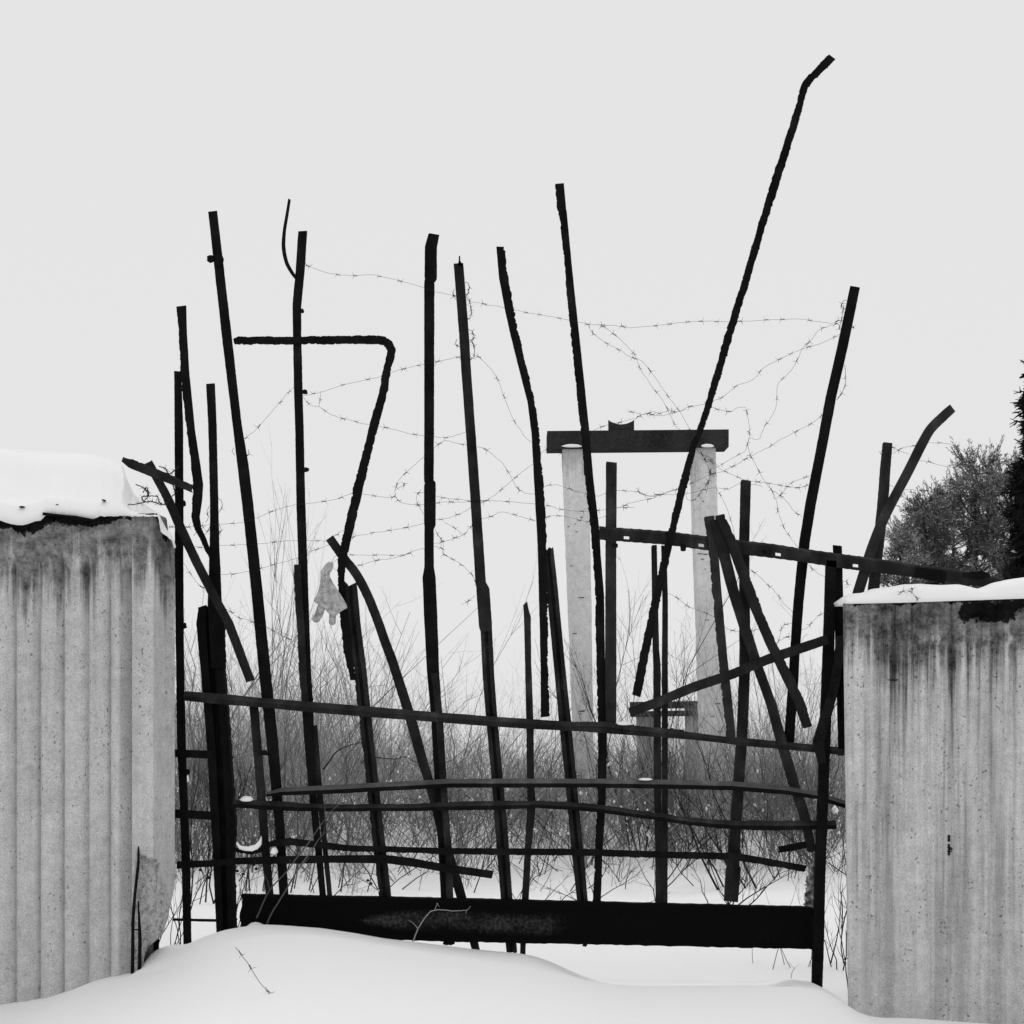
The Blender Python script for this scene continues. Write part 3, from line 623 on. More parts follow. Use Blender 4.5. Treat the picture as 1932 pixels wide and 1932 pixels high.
# ------------------------------------------------------------------ snow lying on things
def snow_mound(name, label, xs_, top, bot, Y0, Y1, parent=None, taper=None, drift=False, jit=0, nrows=14, nz=.006, seed=1, cat='snow cap'):
    """closed mound: profile top(x) and underside bot(x) in picture units at Y0, rounded over from front to back"""
    x = np.asarray(xs_, float); nj = len(x); rows = []
    zt = EYE-(np.interp(x, *np.array(top, float).T)-HZ)/F*Y0; zb = EYE-(np.interp(x, *np.array(bot, float).T)-HZ)/F*Y0
    X = (x-CX)/F*Y0
    h = np.maximum(zt-zb, .002)
    zt_d = np.interp(x, *np.array(top, float).T); zb_d = np.interp(x, *np.array(bot, float).T)+jit*vnoise(nj, 2, 1, .8)
    for i in range(nrows):
        tp_ = 1 if taper is None else np.interp(x, *np.array(taper, float).T)
        if drift:
            t_ = i/(nrows-1); y = Y0+(Y1-Y0)*t_*tp_
            sh = .24*min(1, t_/.05)**.5+.76*smooth(t_/.72) if t_ < .76 else 1-.9*smooth((t_-.76)/.24)
            if i == 0: sh = 0
            nn = fbm2(X*1.2, y*1.2+X*0, 3, seed)*.04*min(1, t_*6)+fbm2(X*4, y*6+X*0, 3, seed+2)*.012*min(1, t_*9)
            yd = zb_d+(zt_d-zb_d)*np.clip(sh+nn*(t_ < .74), 0, 1.03); yy = np.full(nj, 1.0)*y
            rows.append(np.stack([(x-CX)/F*yy+.01*fbm2(X*11, yy*8, 2, seed+4)*(i > 0), yy-.006*(i == 0), EYE-(yd-HZ)/F*yy], -1))
            continue
        a = math.pi*i/(nrows-1)
        y = Y0+(Y1-Y0)*(1-math.cos(a))/2*tp_; s = math.sin(a)**.5 if 0 < i < nrows-1 else 0
        z = zb+h*s+fbm2(X*4, np.full(nj, 1.0)*y*4, 3, seed)*nz*s
        rows.append(np.stack([X+.012*fbm2(X*9, z*9, 2, seed+3)*s, np.full(nj, 1.0)*y-.006*(i == 0)-.02*s*fbm2(X*5, z*6, 2, seed+1), z], -1))
    V = np.array(rows); n1 = nrows
    Q = fill_grid(V, n1, nj); V = V.reshape(-1, 3)
    ex = [tuple(range(0, nj))[::-1]]
    faces = [tuple(int(v) for v in q) for q in Q]
    n = len(V); faces += [(j, j+1, (n1-1)*nj+j+1, (n1-1)*nj+j)[::-1] for j in range(nj-1)]
    faces.append(tuple(i*nj for i in range(n1))); faces.append(tuple(i*nj+nj-1 for i in range(n1))[::-1])
    o = new_obj(name, V, faces, M_SNOW, parent, tuple(parent.location) if parent else tuple(V.mean(0)), smooth=True)
    return tag(o, label, cat) if parent is None else o
xl = np.concatenate([np.linspace(-560, 100, 60), np.linspace(103, 329, 110)])
snow_mound('snow_cap', 'thick snow cap heaped on the left wall, taller than the right one', xl,
    [(-560,820),(0,846),(130,854),(180,858),(215,866),(232,876),(240,900),(248,925),(262,945),(282,958),(298,966),(306,985),(314,1000),(322,1008),(329,1030)],
    [(-560,982),(0,981),(30,990),(48,991),(64,984),(80,982),(84,971),(125,973),(150,978),(163,982),(177,979),(188,974),(225,974),(299,975),(304,1004),(315,1011),(325,1021),(329,1036)], 7.52, 8.5, seed=5, nrows=40, parent=LW, drift=True, jit=1.6, taper=[(-560,1),(220,1),(290,.5),(305,.28),(329,.2)])
xr = np.linspace(1597, 2420, 120)
snow_mound('snow_cap', 'low smooth snow cap lying along the top of the right wall', xr,
    [(1597,1131),(1611,1121),(1640,1116),(1661,1107),(1699,1102),(1749,1098),(1790,1100),(1824,1100),(1861,1108),(1880,1101),(1896,1094),(1932,1087),(2100,1070),(2420,1060)],
    [(1597,1139),(1700,1137),(1932,1129),(2420,1119)], 7.64, 7.98, seed=8, parent=RW)
def blob(name, label, x, y, rx, ry, Y, dpt=.03, parent=None, cat='snow', m=M_SNOW):
    n, k = 6, 10; V = []
    for i in range(n+1):
        a = -math.pi/2+math.pi*i/n
        for j in range(k):
            b_ = 2*math.pi*j/k; r = 1+rng.uniform(-.12, .12)
            V.append(P(x+rx*math.cos(a)*math.cos(b_)*r, y-ry*math.sin(a)*(r if a > 0 else .5), Y)+np.array([0, dpt*math.cos(a)*math.sin(b_), 0]))
    f = [(i*k+j, i*k+(j+1) % k, (i+1)*k+(j+1) % k, (i+1)*k+j) for i in range(n) for j in range(k)]
    o = new_obj(name, V, f, m, parent, tuple(parent.location) if parent else P(x, y, Y), smooth=True)
    return tag(o, label, cat, 'snow lumps on the rails') if parent is None else o
blob('snow_lump', 'small snow lump on the third rail just right of the left gate post', 465, 1509, 13, 7, 7.965)
CS = snow_mound('snow_lump', 'curl of snow cradled in the sagging rail by the left gate post', np.linspace(446, 492, 24), [(446,1589),(455,1596),(468,1598),(480,1594),(488,1586),(492,1578)], [(446,1592),(452,1602),(462,1605),(476,1606),(486,1602),(492,1594)], 7.935, 7.975, seed=3, cat='snow'); CS['group'] = 'snow lumps on the rails'
blob('snow_lump', 'little snow clump stuck between two bars above the lowest rail', 517, 1608, 7, 9, 7.935)
blob('snow_lump', 'thin snow strip on the pale topped rail beside the paired bars', 1218, 1471, 13, 3, 7.955)
blob('snow_lump', 'soft snow strip on the upper rail right of the mottled upright bar', 1178, 1366, 16, 5, 7.96)
blob('snow_lump', 'snow pushed up under the left end of the bottom beam', 482, 1748, 16, 8, 7.93)

tag(bar([(80,969,6),(100,971,4),(140,975,5),(176,981,4)], 7.50, 'O', jag=(.5,.5), m=M_BLACK, name='iron_rod'), 'short black rod lying on the lip of the left wall under its snow', 'rod')
for nm, bx, by, w_ in (('dark bit of debris poking through snow, leftmost on the left wall', 42, 957, 5), ('dark crumb in the snow above the rod on the left wall', 110, 953, 3.5), ('dark scrap in the snow nearest the wire tangle on the left wall', 196, 944, 3.5)):
    Yb_ = 7.56; blob('debris', nm, bx, by, w_, w_*.45, Yb_, .03, cat='debris', m=M_DTWIG)

# ------------------------------------------------------------------ concrete portals behind the gate
def portal(label, Y, pl, beam_, m, mb, ybase):
    o = thing('concrete_portal', label, 'portal', P(pl[0][0], ybase, Y)); org = tuple(o.location); ystart = 0
    for (tl, tr, bl, br, yt) in pl:
        nz = 60; dp = .28 if Y < 20 else .34
        V = []; dt = []
        for i in range(nz+1):
            f = i/nz; y = yt+(ybase+40-yt)*f
            x0 = tl+(bl-tl)*f; x1 = tr+(br-tr)*f
            j0, j1 = rng.normal(0, .35, 2)
            for k_ in range(7): 
                V.append(P(x0+j0+(x1+j1-x0-j0)*k_/6, y, Y)+np.array([0, rng.normal(0, .001), 0])); dt.append((y-yt)/F*Y)
            for k_ in range(2):
                v = P((x1+j1, x0+j0)[k_], y, Y); v[1] += dp; V.append(v); dt.append((y-yt)/F*Y)
        f = [(i*9+k_, i*9+(k_+1) % 9, (i+1)*9+(k_+1) % 9, (i+1)*9+k_) for i in range(nz) for k_ in range(9)]
        f.append(tuple(range(9))[::-1]); f.append(tuple(nz*9+k_ for k_ in range(9)))
        new_obj('pillar', V, f, m, o, org, attrs={'dtop': np.array(dt), 'stain': np.zeros(len(V))})
        if Y < 20:
            parts = []
            for _ in range(16):
                y = 900+650*random.random()**.7; f = (y-yt)/(ybase+40-yt); xa = tl+(bl-tl)*f; xb = tr+(br-tr)*f; x0_ = xa+random.uniform(2, xb-xa-14); l_ = random.uniform(2, 11)
                parts.append(box(P(x0_, y+.5, Y-.006), P(x0_+l_, y-.5, Y+.01)))
            v, f = merge(parts); tag(new_obj('surface_cracks', v, f, M_LINTEL, o, org), kind='stuff')
    for (x0, y0, x1, y1, dy) in beam_:
        V = [P(x0, y0, Y-.06), P(x1, y1, Y-.06), P(x1, y1+dy, Y-.06), P(x0, y0+dy, Y-.06)]
        V += [v+np.array([0, .36, 0]) for v in V]
        new_obj('beam', V, [(0,1,2,3),(4,7,6,5),(0,4,5,1),(1,5,6,2),(2,6,7,3),(3,7,4,0)], mb, o, org)
    return o
pt = portal('tall pale concrete portal with a dark cross beam standing behind the gate', 16.0,
    [(1061, 1111, 1092, 1124, 845), (1306, 1350, 1333, 1378, 841)], [(1032.5,813,1375,810,33)], M_CONC_P, M_LINTEL, 1600)
# saddle on top of the beam
ns = 12; V = []
for i in range(ns+1):
    u = i/ns; x = 1147.5+49*u; yt = 792+8.5*math.sin(math.pi*u)**.8
    V += [P(x, yt, 15.97), P(x, 812.5, 15.97), P(x, 812.5, 16.15), P(x, yt, 16.15)]
f = []
for i in range(ns):
    a = i*4; b_ = a+4
    f += [(a, a+1, b_+1, b_), (a+1, a+2, b_+2, b_+1), (a+2, a+3, b_+3, b_+2), (a+3, a, b_, b_+3)]
f += [(0,3,2,1), (ns*4, ns*4+1, ns*4+2, ns*4+3)]
new_obj('saddle', V, f, M_LINTEL, pt, tuple(pt.location))
for x, w_ in ((1079, 20), (1335, 13)): blob('snow_wedge', None, x, 842, w_, 4.5, 15.93, .02, parent=pt)
portal('smaller darker concrete portal with twin cross beams far behind the brushwood', 26.0,
    [(1203, 1234, 1206, 1238, 1348), (1296, 1318, 1298, 1322, 1330)], [(1191,1325,1318,1323,13),(1192,1343,1316,1341,10)], M_CONC_F, M_LINTEL, 1500)

# ------------------------------------------------------------------ glove
def glove():
    g = thing('knitted_glove', 'grey knitted glove with its cuff turned back, hooked by a fingertip on wire', 'glove', P(625, 1110, 7.93))
    o = tuple(g.location); Yg = 7.93
    def g2(px, py): return 573.6+px*.0859, 1041.5+py*.0859
    def loft(rows, k=48, hem=None, cap=True, closed_end=False):
        V = []
        for r, (cx, cy, hw, hd, sl) in enumerate(rows):
            for j in range(k):
                a = 2*math.pi*j/k; c, s = math.cos(a), math.sin(a)
                yy = cy+sl*c*hw+(hem(c, s)*(r/(len(rows)-1))**3 if hem else 0)
                x_, y_ = g2(cx+hw*c, yy); v = P(x_, y_, Yg)
                v[1] += -hd*s*.0859*Yg/F*(1+.28*min(1, r/30)*math.sin(6*a+.06*r)+.10*math.sin(11*a-.09*r)+.05*math.sin(r*.9)); V.append(v)
        f = [(i*k+j, (i+1)*k+j, (i+1)*k+(j+1) % k, i*k+(j+1) % k) for i in range(len(rows)-1) for j in range(k)]
        if cap: f.append(tuple(range(k)))
        if closed_end: f.append(tuple((len(rows)-1)*k+j for j in range(k))[::-1])
        return V, f
    key = [(586,234,38,16,.2),(582,262,46,38,.4),(563,300,60,50,.65),(536,345,64,54,.72),(498,400,68,58,.55),(465,450,84,66,.25),(465,520,84,72,.1),(478,600,100,78,.0),(500,700,135,84,.02),(525,800,180,92,.03),(548,900,228,100,.05),(566,1000,282,104,.09),(580,1085,330,106,.13),(585,1150,352,104,.16)]
    key = np.array(key, float); t_ = np.linspace(0, len(key)-1, 60)
    rows = [tuple(np.interp(t, np.arange(len(key)), key[:, c]) for c in range(5)) for t in t_]
    def hem(c, s):   # cuff edge: high on the left, lowest right of the middle
        base = np.interp(c, [-1, -.75, -.3, .1, .25, .55, 1], [-10, 30, 110, 260, 270, 150, 20])
        return base*(1 if s > 0 else .8)
    V, f = loft(rows, hem=hem); 
    ob = new_obj('palm', V, f, M_WOOL, g, o, smooth=True)
    md = ob.modifiers.new('thick', 'SOLIDIFY'); md.thickness = .005; md.offset = -1
    L_ = np.array(V[-48:]); L_ = np.vstack([L_, L_[:1]]); L_[:, 2] += .002
    v_, q_ = tubes(L_[None], np.full((1, 49), .0045), 6); new_obj('cuff_edge', v_, q_, M_WOOL, g, o, smooth=True)
    def fing(pts, hw):
        pts = np.array(pts, float); n = 14; V, f, k = [], [], 14
        s = np.linspace(0, 1, len(pts)); tt = np.linspace(0, 1, n); cx, cy = np.interp(tt, s, pts[:, 0]), np.interp(tt, s, pts[:, 1])
        dx_, dy_ = np.gradient(cx), np.gradient(cy); l = np.hypot(dx_, dy_); nx, ny = -dy_/l, dx_/l
        for i in range(n):
            r = hw*(1 if tt[i] < .8 else max(.12, math.sqrt(max(0, 1-((tt[i]-.8)/.2)**2)*.98+.01)))
            for j in range(k):
                a = 2*math.pi*j/k; x_, y_ = g2(cx[i]+nx[i]*r*math.cos(a), cy[i]+ny[i]*r*math.cos(a)); v = P(x_, y_, Yg+.004); v[1] += r*.8*math.sin(a)*.0859*Yg/F; V.append(v)
        f = [(i*k+j, i*k+(j+1) % k, (i+1)*k+(j+1) % k, (i+1)*k+j) for i in range(n-1) for j in range(k)]
        f.append(tuple(range(k))[::-1]); f.append(tuple((n-1)*k+j for j in range(k)))
        new_obj('finger', V, f, M_WOOL, g, o, smooth=True)
    fing([(430,1080),(375,1230),(330,1370),(262,1470),(225,1540)], 90)
    fing([(630,1250),(628,1400),(622,1500),(618,1612)], 76)
glove()

# ------------------------------------------------------------------ barbed wire
def make_barb():
    parts = []
    th = np.linspace(0, 4*np.pi, 17); h = np.stack([np.linspace(-.009, .009, 17), .0032*np.cos(th), .0032*np.sin(th)], -1)
    parts.append(tubes(h[None], np.full((1, 17), .0015), 4))
    for a, x0, tl in ((.4, -.009, .022), (3.6, -.009, .02), (2.0, .009, .022), (5.2, .009, .02)):
        p = np.array([[x0, 0, 0], [x0*1.3, tl*.5*math.cos(a), tl*.5*math.sin(a)], [x0*1.8, tl*math.cos(a), tl*math.sin(a)]])
        parts.append(tubes(p[None], np.array([[.0012, .0010, .0004]]), 3))
    v, q = join_np(parts); me_o = new_obj('barb_source', v, q, M_WIRE); me = me_o.data
    bpy.data.objects.remove(me_o); me.name = 'barb'; return me
BARB = make_barb()
def wire(label, lines, Y=7.98, gap=44, r=.0009, nobarb=(), cat='barbed wire'):
    p0 = P(lines[0][0][0], lines[0][0][1], Y); o = thing('barbed_wire', label, cat, p0, 'barbed wire strung over the gate'); org = np.array(o.location)
    parts = []
    for li, ln in enumerate(lines):
        c = catmull([p[:2] for p in ln], 5); n = len(c)
        dY = Y+.02*np.sin(np.linspace(0, 2.5+n*.05, n)+li*1.7+len(label))
        W3 = np.stack([(c[:, 0]-CX)/F*dY, dY, EYE-(c[:, 1]-HZ)/F*dY], -1)
        W3[1:-1] += rng.normal(0, .0012, (n-2, 3))
        v, q = tubes(W3[None], np.full((1, n), r), 4); new_obj('strand', v, q, M_WIRE, o, tuple(o.location))
        if li in nobarb: continue
        seg = np.linalg.norm(np.diff(W3, axis=0), axis=1); L = np.concatenate([[0], np.cumsum(seg)]); s = .03+rng.uniform(0, .05)
        while s < L[-1]-.01:
            q = np.array([np.interp(s, L, W3[:, k]) for k in range(3)]); i = min(max(np.searchsorted(L, s), 1), n-1)
            tv = Vector(W3[i]-W3[i-1])
            b_ = bpy.data.objects.new('barb', BARB); S.collection.objects.link(b_); b_.parent = o
            b_.location = tuple(q-org); rq = tv.to_track_quat('X', 'Z'); b_.rotation_mode = 'QUATERNION'
            from mathutils import Quaternion
            b_.rotation_quaternion = rq @ Quaternion((1, 0, 0), random.uniform(0, 6.28)); k_ = random.uniform(.85, 1.25); b_.scale = (k_, k_, k_)
            s += gap*Y/F*random.uniform(.55, 1.4)
    return o
wire('topmost barbed strand running from the second tall bar to the right leaning bar', [[(566,497),(580,501),(602,510),(625,516),(660,520),(705,519),(756,530),(800,543),(820,550),(856,558),(885,568),(920,575),(951,580),(971,585),(998,590),(1057,601),(1091,607),(1110,612),(1132,613),(1165,615),(1192,618),(1250,612.6),(1315,606),(1360,607),(1413,606),(1458,603),(1514,602.5),(1532,605),(1566,609.6),(1582,605),(1592,604)]])
wire('barbed strand falling from the top strand to the cross beam in a shallow V', [[(1110,612),(1113,620),(1122,631),(1144.5,648),(1167,659.6),(1189.5,673),(1201,677),(1214.5,684.6),(1239.5,717),(1252,737),(1282,776),(1301,810),(1316,832)]])
wire('second barbed strand falling to the cross beam beside the shallow V one', [[(1128,612),(1145,620),(1162,633),(1180,650),(1196,667),(1201,678),(1207,694.6),(1227,724.6),(1251,757),(1268,791),(1275,805),(1285,812)]])
wire('barbed strand swinging from the right leaning bar down behind the longest bar', [[(1592,626),(1572,637),(1556,645),(1535,652),(1514.5,658),(1482,672),(1458,684.6),(1440,695),(1422,714.6),(1404.5,723),(1392,726),(1374.5,739.6),(1362,750),(1344.5,757),(1336,769)]])
wire('kinked barbed strand dropping from the right leaning bar past the upright bars', [[(1590,607),(1575,612),(1559.5,616.6),(1544.5,623),(1532,640),(1514.5,658),(1506,676),(1492,699.6),(1469.5,722),(1466,737),(1463,772),(1444.5,802),(1438,815),(1431,829),(1413.6,826)]])
wire('tangled barbed wire lying along the top of the portal cross beam', [[(1183,775),(1203,780),(1216,782),(1232,777),(1244.5,779.6),(1262,775),(1282,776),(1298,768),(1327,763),(1336,762)],[(1120,812),(1133,806),(1150,801),(1197,789.6),(1217,781),(1247,784.6),(1265,780),(1282,776),(1295,772)]], gap=34)
wire('barbed strand looping down right of the longest bar to the star shaped knot', [[(1341,768),(1357,773),(1379.5,777),(1387,771),(1402,768),(1408,773),(1412.5,798),(1414,815),(1413.6,826),(1411.6,841),(1416,860),(1423.6,872.5),(1443.6,910),(1457,926),(1463,942)],[(1413.6,826),(1406,850),(1395,857),(1376,867.5),(1356,880),(1341,886),(1338,905),(1333,930)]], gap=36)
wire('long barbed strand climbing from the right pillar to the right leaning bar', [[(1556,780),(1551.5,783),(1540,793),(1526.5,801.5),(1500,815),(1469,831.5),(1449,845),(1441,847.5),(1408.6,865.5),(1368.6,887.5),(1338.6,896),(1315,907),(1298.6,914)]])
wire('barbed wire tangle over the head of the right concrete pillar', [[(1313.6,847.5),(1325,857),(1333.6,865),(1345,874),(1351,880),(1368.6,890),(1401,904),(1417,907.5),(1443.6,911),(1464,914),(1503,920),(1521.5,916.5),(1530,914)],[(1320,848),(1332,872),(1340,892),(1338,905),(1325,925),(1318,935),(1312,942),(1300,944),(1294,935),(1298,926)],[(1356,880),(1342,868),(1330,868),(1332,860),(1345,866)]], gap=26)
wire('barbed strand forking at the right leaning bar above the slotted rail', [[(1537,893),(1529,897),(1506.5,905),(1490,914),(1474,933),(1461.5,941.5),(1456.5,925),(1449,916.5)],[(1460,926.5),(1475,937),(1486.5,949),(1499,965),(1514,975)],[(1465,944),(1469,969),(1479,994),(1491,1014),(1506.5,1033)]], gap=34)
wire('pair of barbed strands sagging between the mottled bar and the right pillar', [[(1163.6,925),(1193.6,927),(1207,929),(1221,935),(1247,932.5),(1262,927),(1278.6,922.5)],[(1200,921),(1208,929),(1221,935),(1233,937),(1246,933),(1276,933),(1303.6,930),(1343.6,921),(1375,922),(1391,914),(1415,913),(1438.6,918)],[(1163.6,959),(1178,954),(1193.6,947.5),(1228.6,941),(1246,934),(1270,926),(1284,920)],[(1163.6,957),(1175,958),(1196,957.5)]], gap=36)
wire('three barbed strands crossing the left concrete pillar', [[(1020,922),(1026,919),(1038,915),(1055,916),(1081,925),(1101,930),(1126,936),(1143.6,931)],[(1010,951),(1035,954),(1055,960),(1081,964),(1105,965),(1128.6,963),(1147,961)],[(1012,982.5),(1038.6,974),(1055,973),(1081,978),(1108.6,984.5),(1125,979),(1146,973)],[(1020,856),(1033.6,847.5),(1056,849),(1061,864)]], gap=34)
wire('barbed strand curling from the second tall bar through a wide hook to the middle bars', [[(313,995),(319,994),(361,994),(396,989),(416,989),(446,987),(459,985),(482.6,977.5),(490,975),(522.6,961),(559,952),(576,950),(605,947),(640,940),(665,931),(688.6,932.5),(713.6,937),(743.6,937),(745,925),(756,901),(777,882.5),(790,870),(802,861)],[(744,934),(750,942),(760,949),(788.6,952.5),(821,949.5),(842,947),(886,947),(920,944),(937,945),(973.6,947.5),(1010,951)],[(745,925),(757,918),(764,913)],[(801,930),(788.6,931),(786,945),(792,958),(801,973)],[(822,936),(835,939),(855,941),(886,944),(915,944)]])
wire('barbed strand rising from the glove knot across the middle bars to the bowed bar', [[(616,1021),(636,1008),(650,1000),(668,1003),(666,1012.5),(673.6,1011),(725,1002.5),(758.6,997),(800,987.5),(821,981),(842,978),(871,968),(888.6,957.5),(908.6,949),(931,936),(941,927.5),(967,906),(983.6,891),(1010,873)]])
wire('barbed strand with a gentle peak between the fourth and bowed bars', [[(905,979),(915,977.5),(930,973),(946,966),(975,972),(996,979),(1014,983)]])
wire('level barbed strand from the left wall corner to the bar crossing above the glove', [[(210,994),(250,1006),(300,1020),(330,1027.6),(349,1027.5),(380,1033),(414,1029.5),(464,1027.5),(486,1027),(540,1020.5),(591,1020.5),(617,1021)],[(285,1044),(302,1039),(327.5,1026)]], gap=60)
wire('sloping barbed strand crossing the three leftmost tall bars below the level one', [[(416,1084),(444,1082),(470,1078),(492.6,1072.5),(520,1064),(545,1058),(561,1052.5),(581,1042),(605,1034),(625,1026)]])
wire('twin barbed strands from the bar crossing beside the glove to the middle bar', [[(650,1046),(683.6,1047.5),(728.6,1047.5),(753.6,1047.5),(771,1044),(785,1038),(801,1034)],[(660,1074),(668.6,1069),(685,1065),(711,1057),(730,1055),(746,1052),(768.6,1046)]])
wire('knotted barbed wire between the middle bar and the bar right of it', [[(818.6,1031),(833.6,1034),(836,1044),(845,1050),(858.6,1057.5),(873.6,1067.5),(891,1085),(898.6,1102.5)],[(818.6,1026),(836,1022.5),(861,1014),(875,1009),(886,996),(893,989)],[(838.6,986),(853,993),(866,1002.5),(871,1010),(875,1009)],[(821,998),(828,1012),(836,1022.5),(836,1038)],[(871,1141),(885,1133),(896,1123)]], gap=22)
wire('barbed strand rising from the second tall bar behind the bent seven bar', [[(570.6,747),(605.6,740),(648,726),(689.4,717),(717,711),(737,703),(779.5,691.6),(799.5,688),(819.5,683),(845,678),(870,672)]])
wire('barbed strand drooping from the second tall bar to a knot at the middle bar', [[(572,749.6),(583,762),(592,766),(602,767),(608,771.6),(627,783),(642,788),(688,799.6),(713.6,804),(738.6,809),(768.6,817.5),(800,822),(821,824),(840,826),(856,822.5),(880,815)],[(605,740),(604,752),(602,767)],[(818.6,845),(828,838),(840,831),(856,835),(873.6,838),(884,840)]])
wire('barbed strand bowing out from the fourth tall bar to the portal side', [[(898,843),(912,846),(940,866),(951,878),(960,892.5),(976,920),(991,930),(1008.6,932.5)],[(892,671),(904,674),(924.5,694.6),(939.5,717),(949.5,744.6),(964.5,783),(972,797),(984.5,815),(990,824),(1003,835)]])
wire('short barbed strand sloping from the first to the second tall bar', [[(556,730),(553,732),(540.6,744.6),(512,778),(482,811),(470,821),(456,832)]])
wire('barbed loops wound round the top of the fourth tall bar', [[(877,532),(884,536),(885,548),(878,560),(872,563)],[(880,560),(886,570),(889,585),(888,598),(880,603)],[(883,622),(892,626),(893,638),(884,642),(880,628)],[(888,640),(895,655),(894,672),(886,680)],[(857,545),(855,556),(860,565)],[(862,640),(860,650),(868,655)]], gap=13, r=.0016)
wire('barbed loop of wire round the head of the right leaning bar', [[(1598,566),(1591,568),(1588,577),(1596,584)],[(1592,575),(1588,600),(1583,622)],[(1594,688),(1595,705),(1595,724),(1588,742),(1578,755)],[(1605,612),(1610,617),(1600,622)]], gap=22, r=.0015)
wire('faint barbed strand low between the paired bars and the jagged flat bar', [[(1258,1118),(1276,1127.5),(1298.6,1144),(1323.6,1154),(1340,1160),(1357,1171)],[(1367,1182.5),(1378.6,1189),(1405,1192),(1437,1186)]], gap=40)
wire('thin barbed strand dropping from the pillar head to the vertical bar', [[(1351,920),(1366,947.5),(1378.6,980),(1387,1017.5)],[(1412,1071),(1435,1090),(1449,1104),(1461.5,1115),(1479,1139),(1497,1156)]])
wire('snarl of barbed wire left of the right gate post above the slanting cross bar', [[(1462,1215),(1469,1210),(1474,1186.6),(1481.5,1178),(1496,1176)],[(1511.5,1189),(1524,1183),(1536,1170),(1548,1159),(1558,1156)],[(1470,1209),(1484,1202),(1495,1200)],[(1512,1211),(1518,1200),(1525,1197)]], gap=22)
wire('barbed wire looping off the charred stake towards the pines', [[(1676,858),(1662,857),(1668,845),(1685,844),(1699,851.5),(1716.5,856.5)],[(1684,856),(1704,845),(1726.5,840),(1753,835),(1794,838),(1806.5,844),(1829,858)],[(1734,869),(1753,871.5),(1779,879.5),(1806.5,882)]], Y=8.05, gap=40)
wire('barbed strands trailing across the pine crown right of the curved strip', [[(1678,916),(1692,920),(1708,924),(1729,924),(1761.5,929),(1804,933),(1850,936),(1899,934)],[(1676.5,1018),(1697,1029),(1719,1038),(1756.5,1046.5),(1785,1046),(1816.5,1041.5),(1850,1046)]], Y=8.1, gap=40)
wire('barbed end dangling below the slotted rail beside the right gate post', [[(1524,1065),(1539,1079),(1559,1090)],[(1593,1062),(1600,1068),(1611,1062)],[(1594,1110),(1600,1105),(1597,1098),(1590,1096)]], gap=30)
wire('barbed scrap poking out of the snow on the right wall', [[(1693,1122),(1705,1115),(1718,1116),(1728,1125),(1732,1135)],[(1718,1117),(1722,1109)]], Y=7.62, gap=14)
wire('thick dark barbed tangle above the corner of the left wall', [[(256,914),(264,917),(275,924),(279,936),(272,945)],[(279,936),(297,937),(300,946),(310,952),(322,940)],[(241,953),(262,950),(285,946),(305,953)],[(270,930),(276,920),(281,934),(268,938),(274,948)],[(300,880),(312,884),(320,894),(338,880)],[(320,940),(330,930),(326,915)]], Y=7.6, gap=9, r=.0028)
wire('barbed strand slanting down behind the left gate post towards the brush', [[(346,1062),(369,1096),(386,1111)],[(419,1145),(435,1154),(449,1164),(469,1171),(490,1178),(506,1185),(531,1199),(560,1211)]], gap=34)
wire('single barbed stub sticking out of the foreground snow', [[(444.7,1787),(463.6,1812),(491,1854.5),(509.5,1874),(514,1880)]], Y=ground_hit(509.5, 1872)-.03, gap=52, r=.0014)
wire('thin wire loops round the left gate bars by the wall', [[(414,989),(417,1000),(413,1010)],[(413,940),(419,948),(417,960),(412,968)],[(388,985),(393,975),(391,962),(400,950)],[(365,1010),(375,1000),(388,992)],[(385,1010),(392,1002),(398,990)],[(441,845),(438,852),(443,858)],[(468,848),(470,855),(465,862)]], Y=7.98, gap=20, r=.0014)
wire('thin wire from the bar crossing with the glove fingertip hooked on it', [[(655,1040),(640,1044),(630,1052),(626,1062),(625,1068)],[(627,1070),(633,1075),(645,1074)],[(626,1062),(638,1054)]], Y=7.94, gap=200, nobarb=(0,1,2))

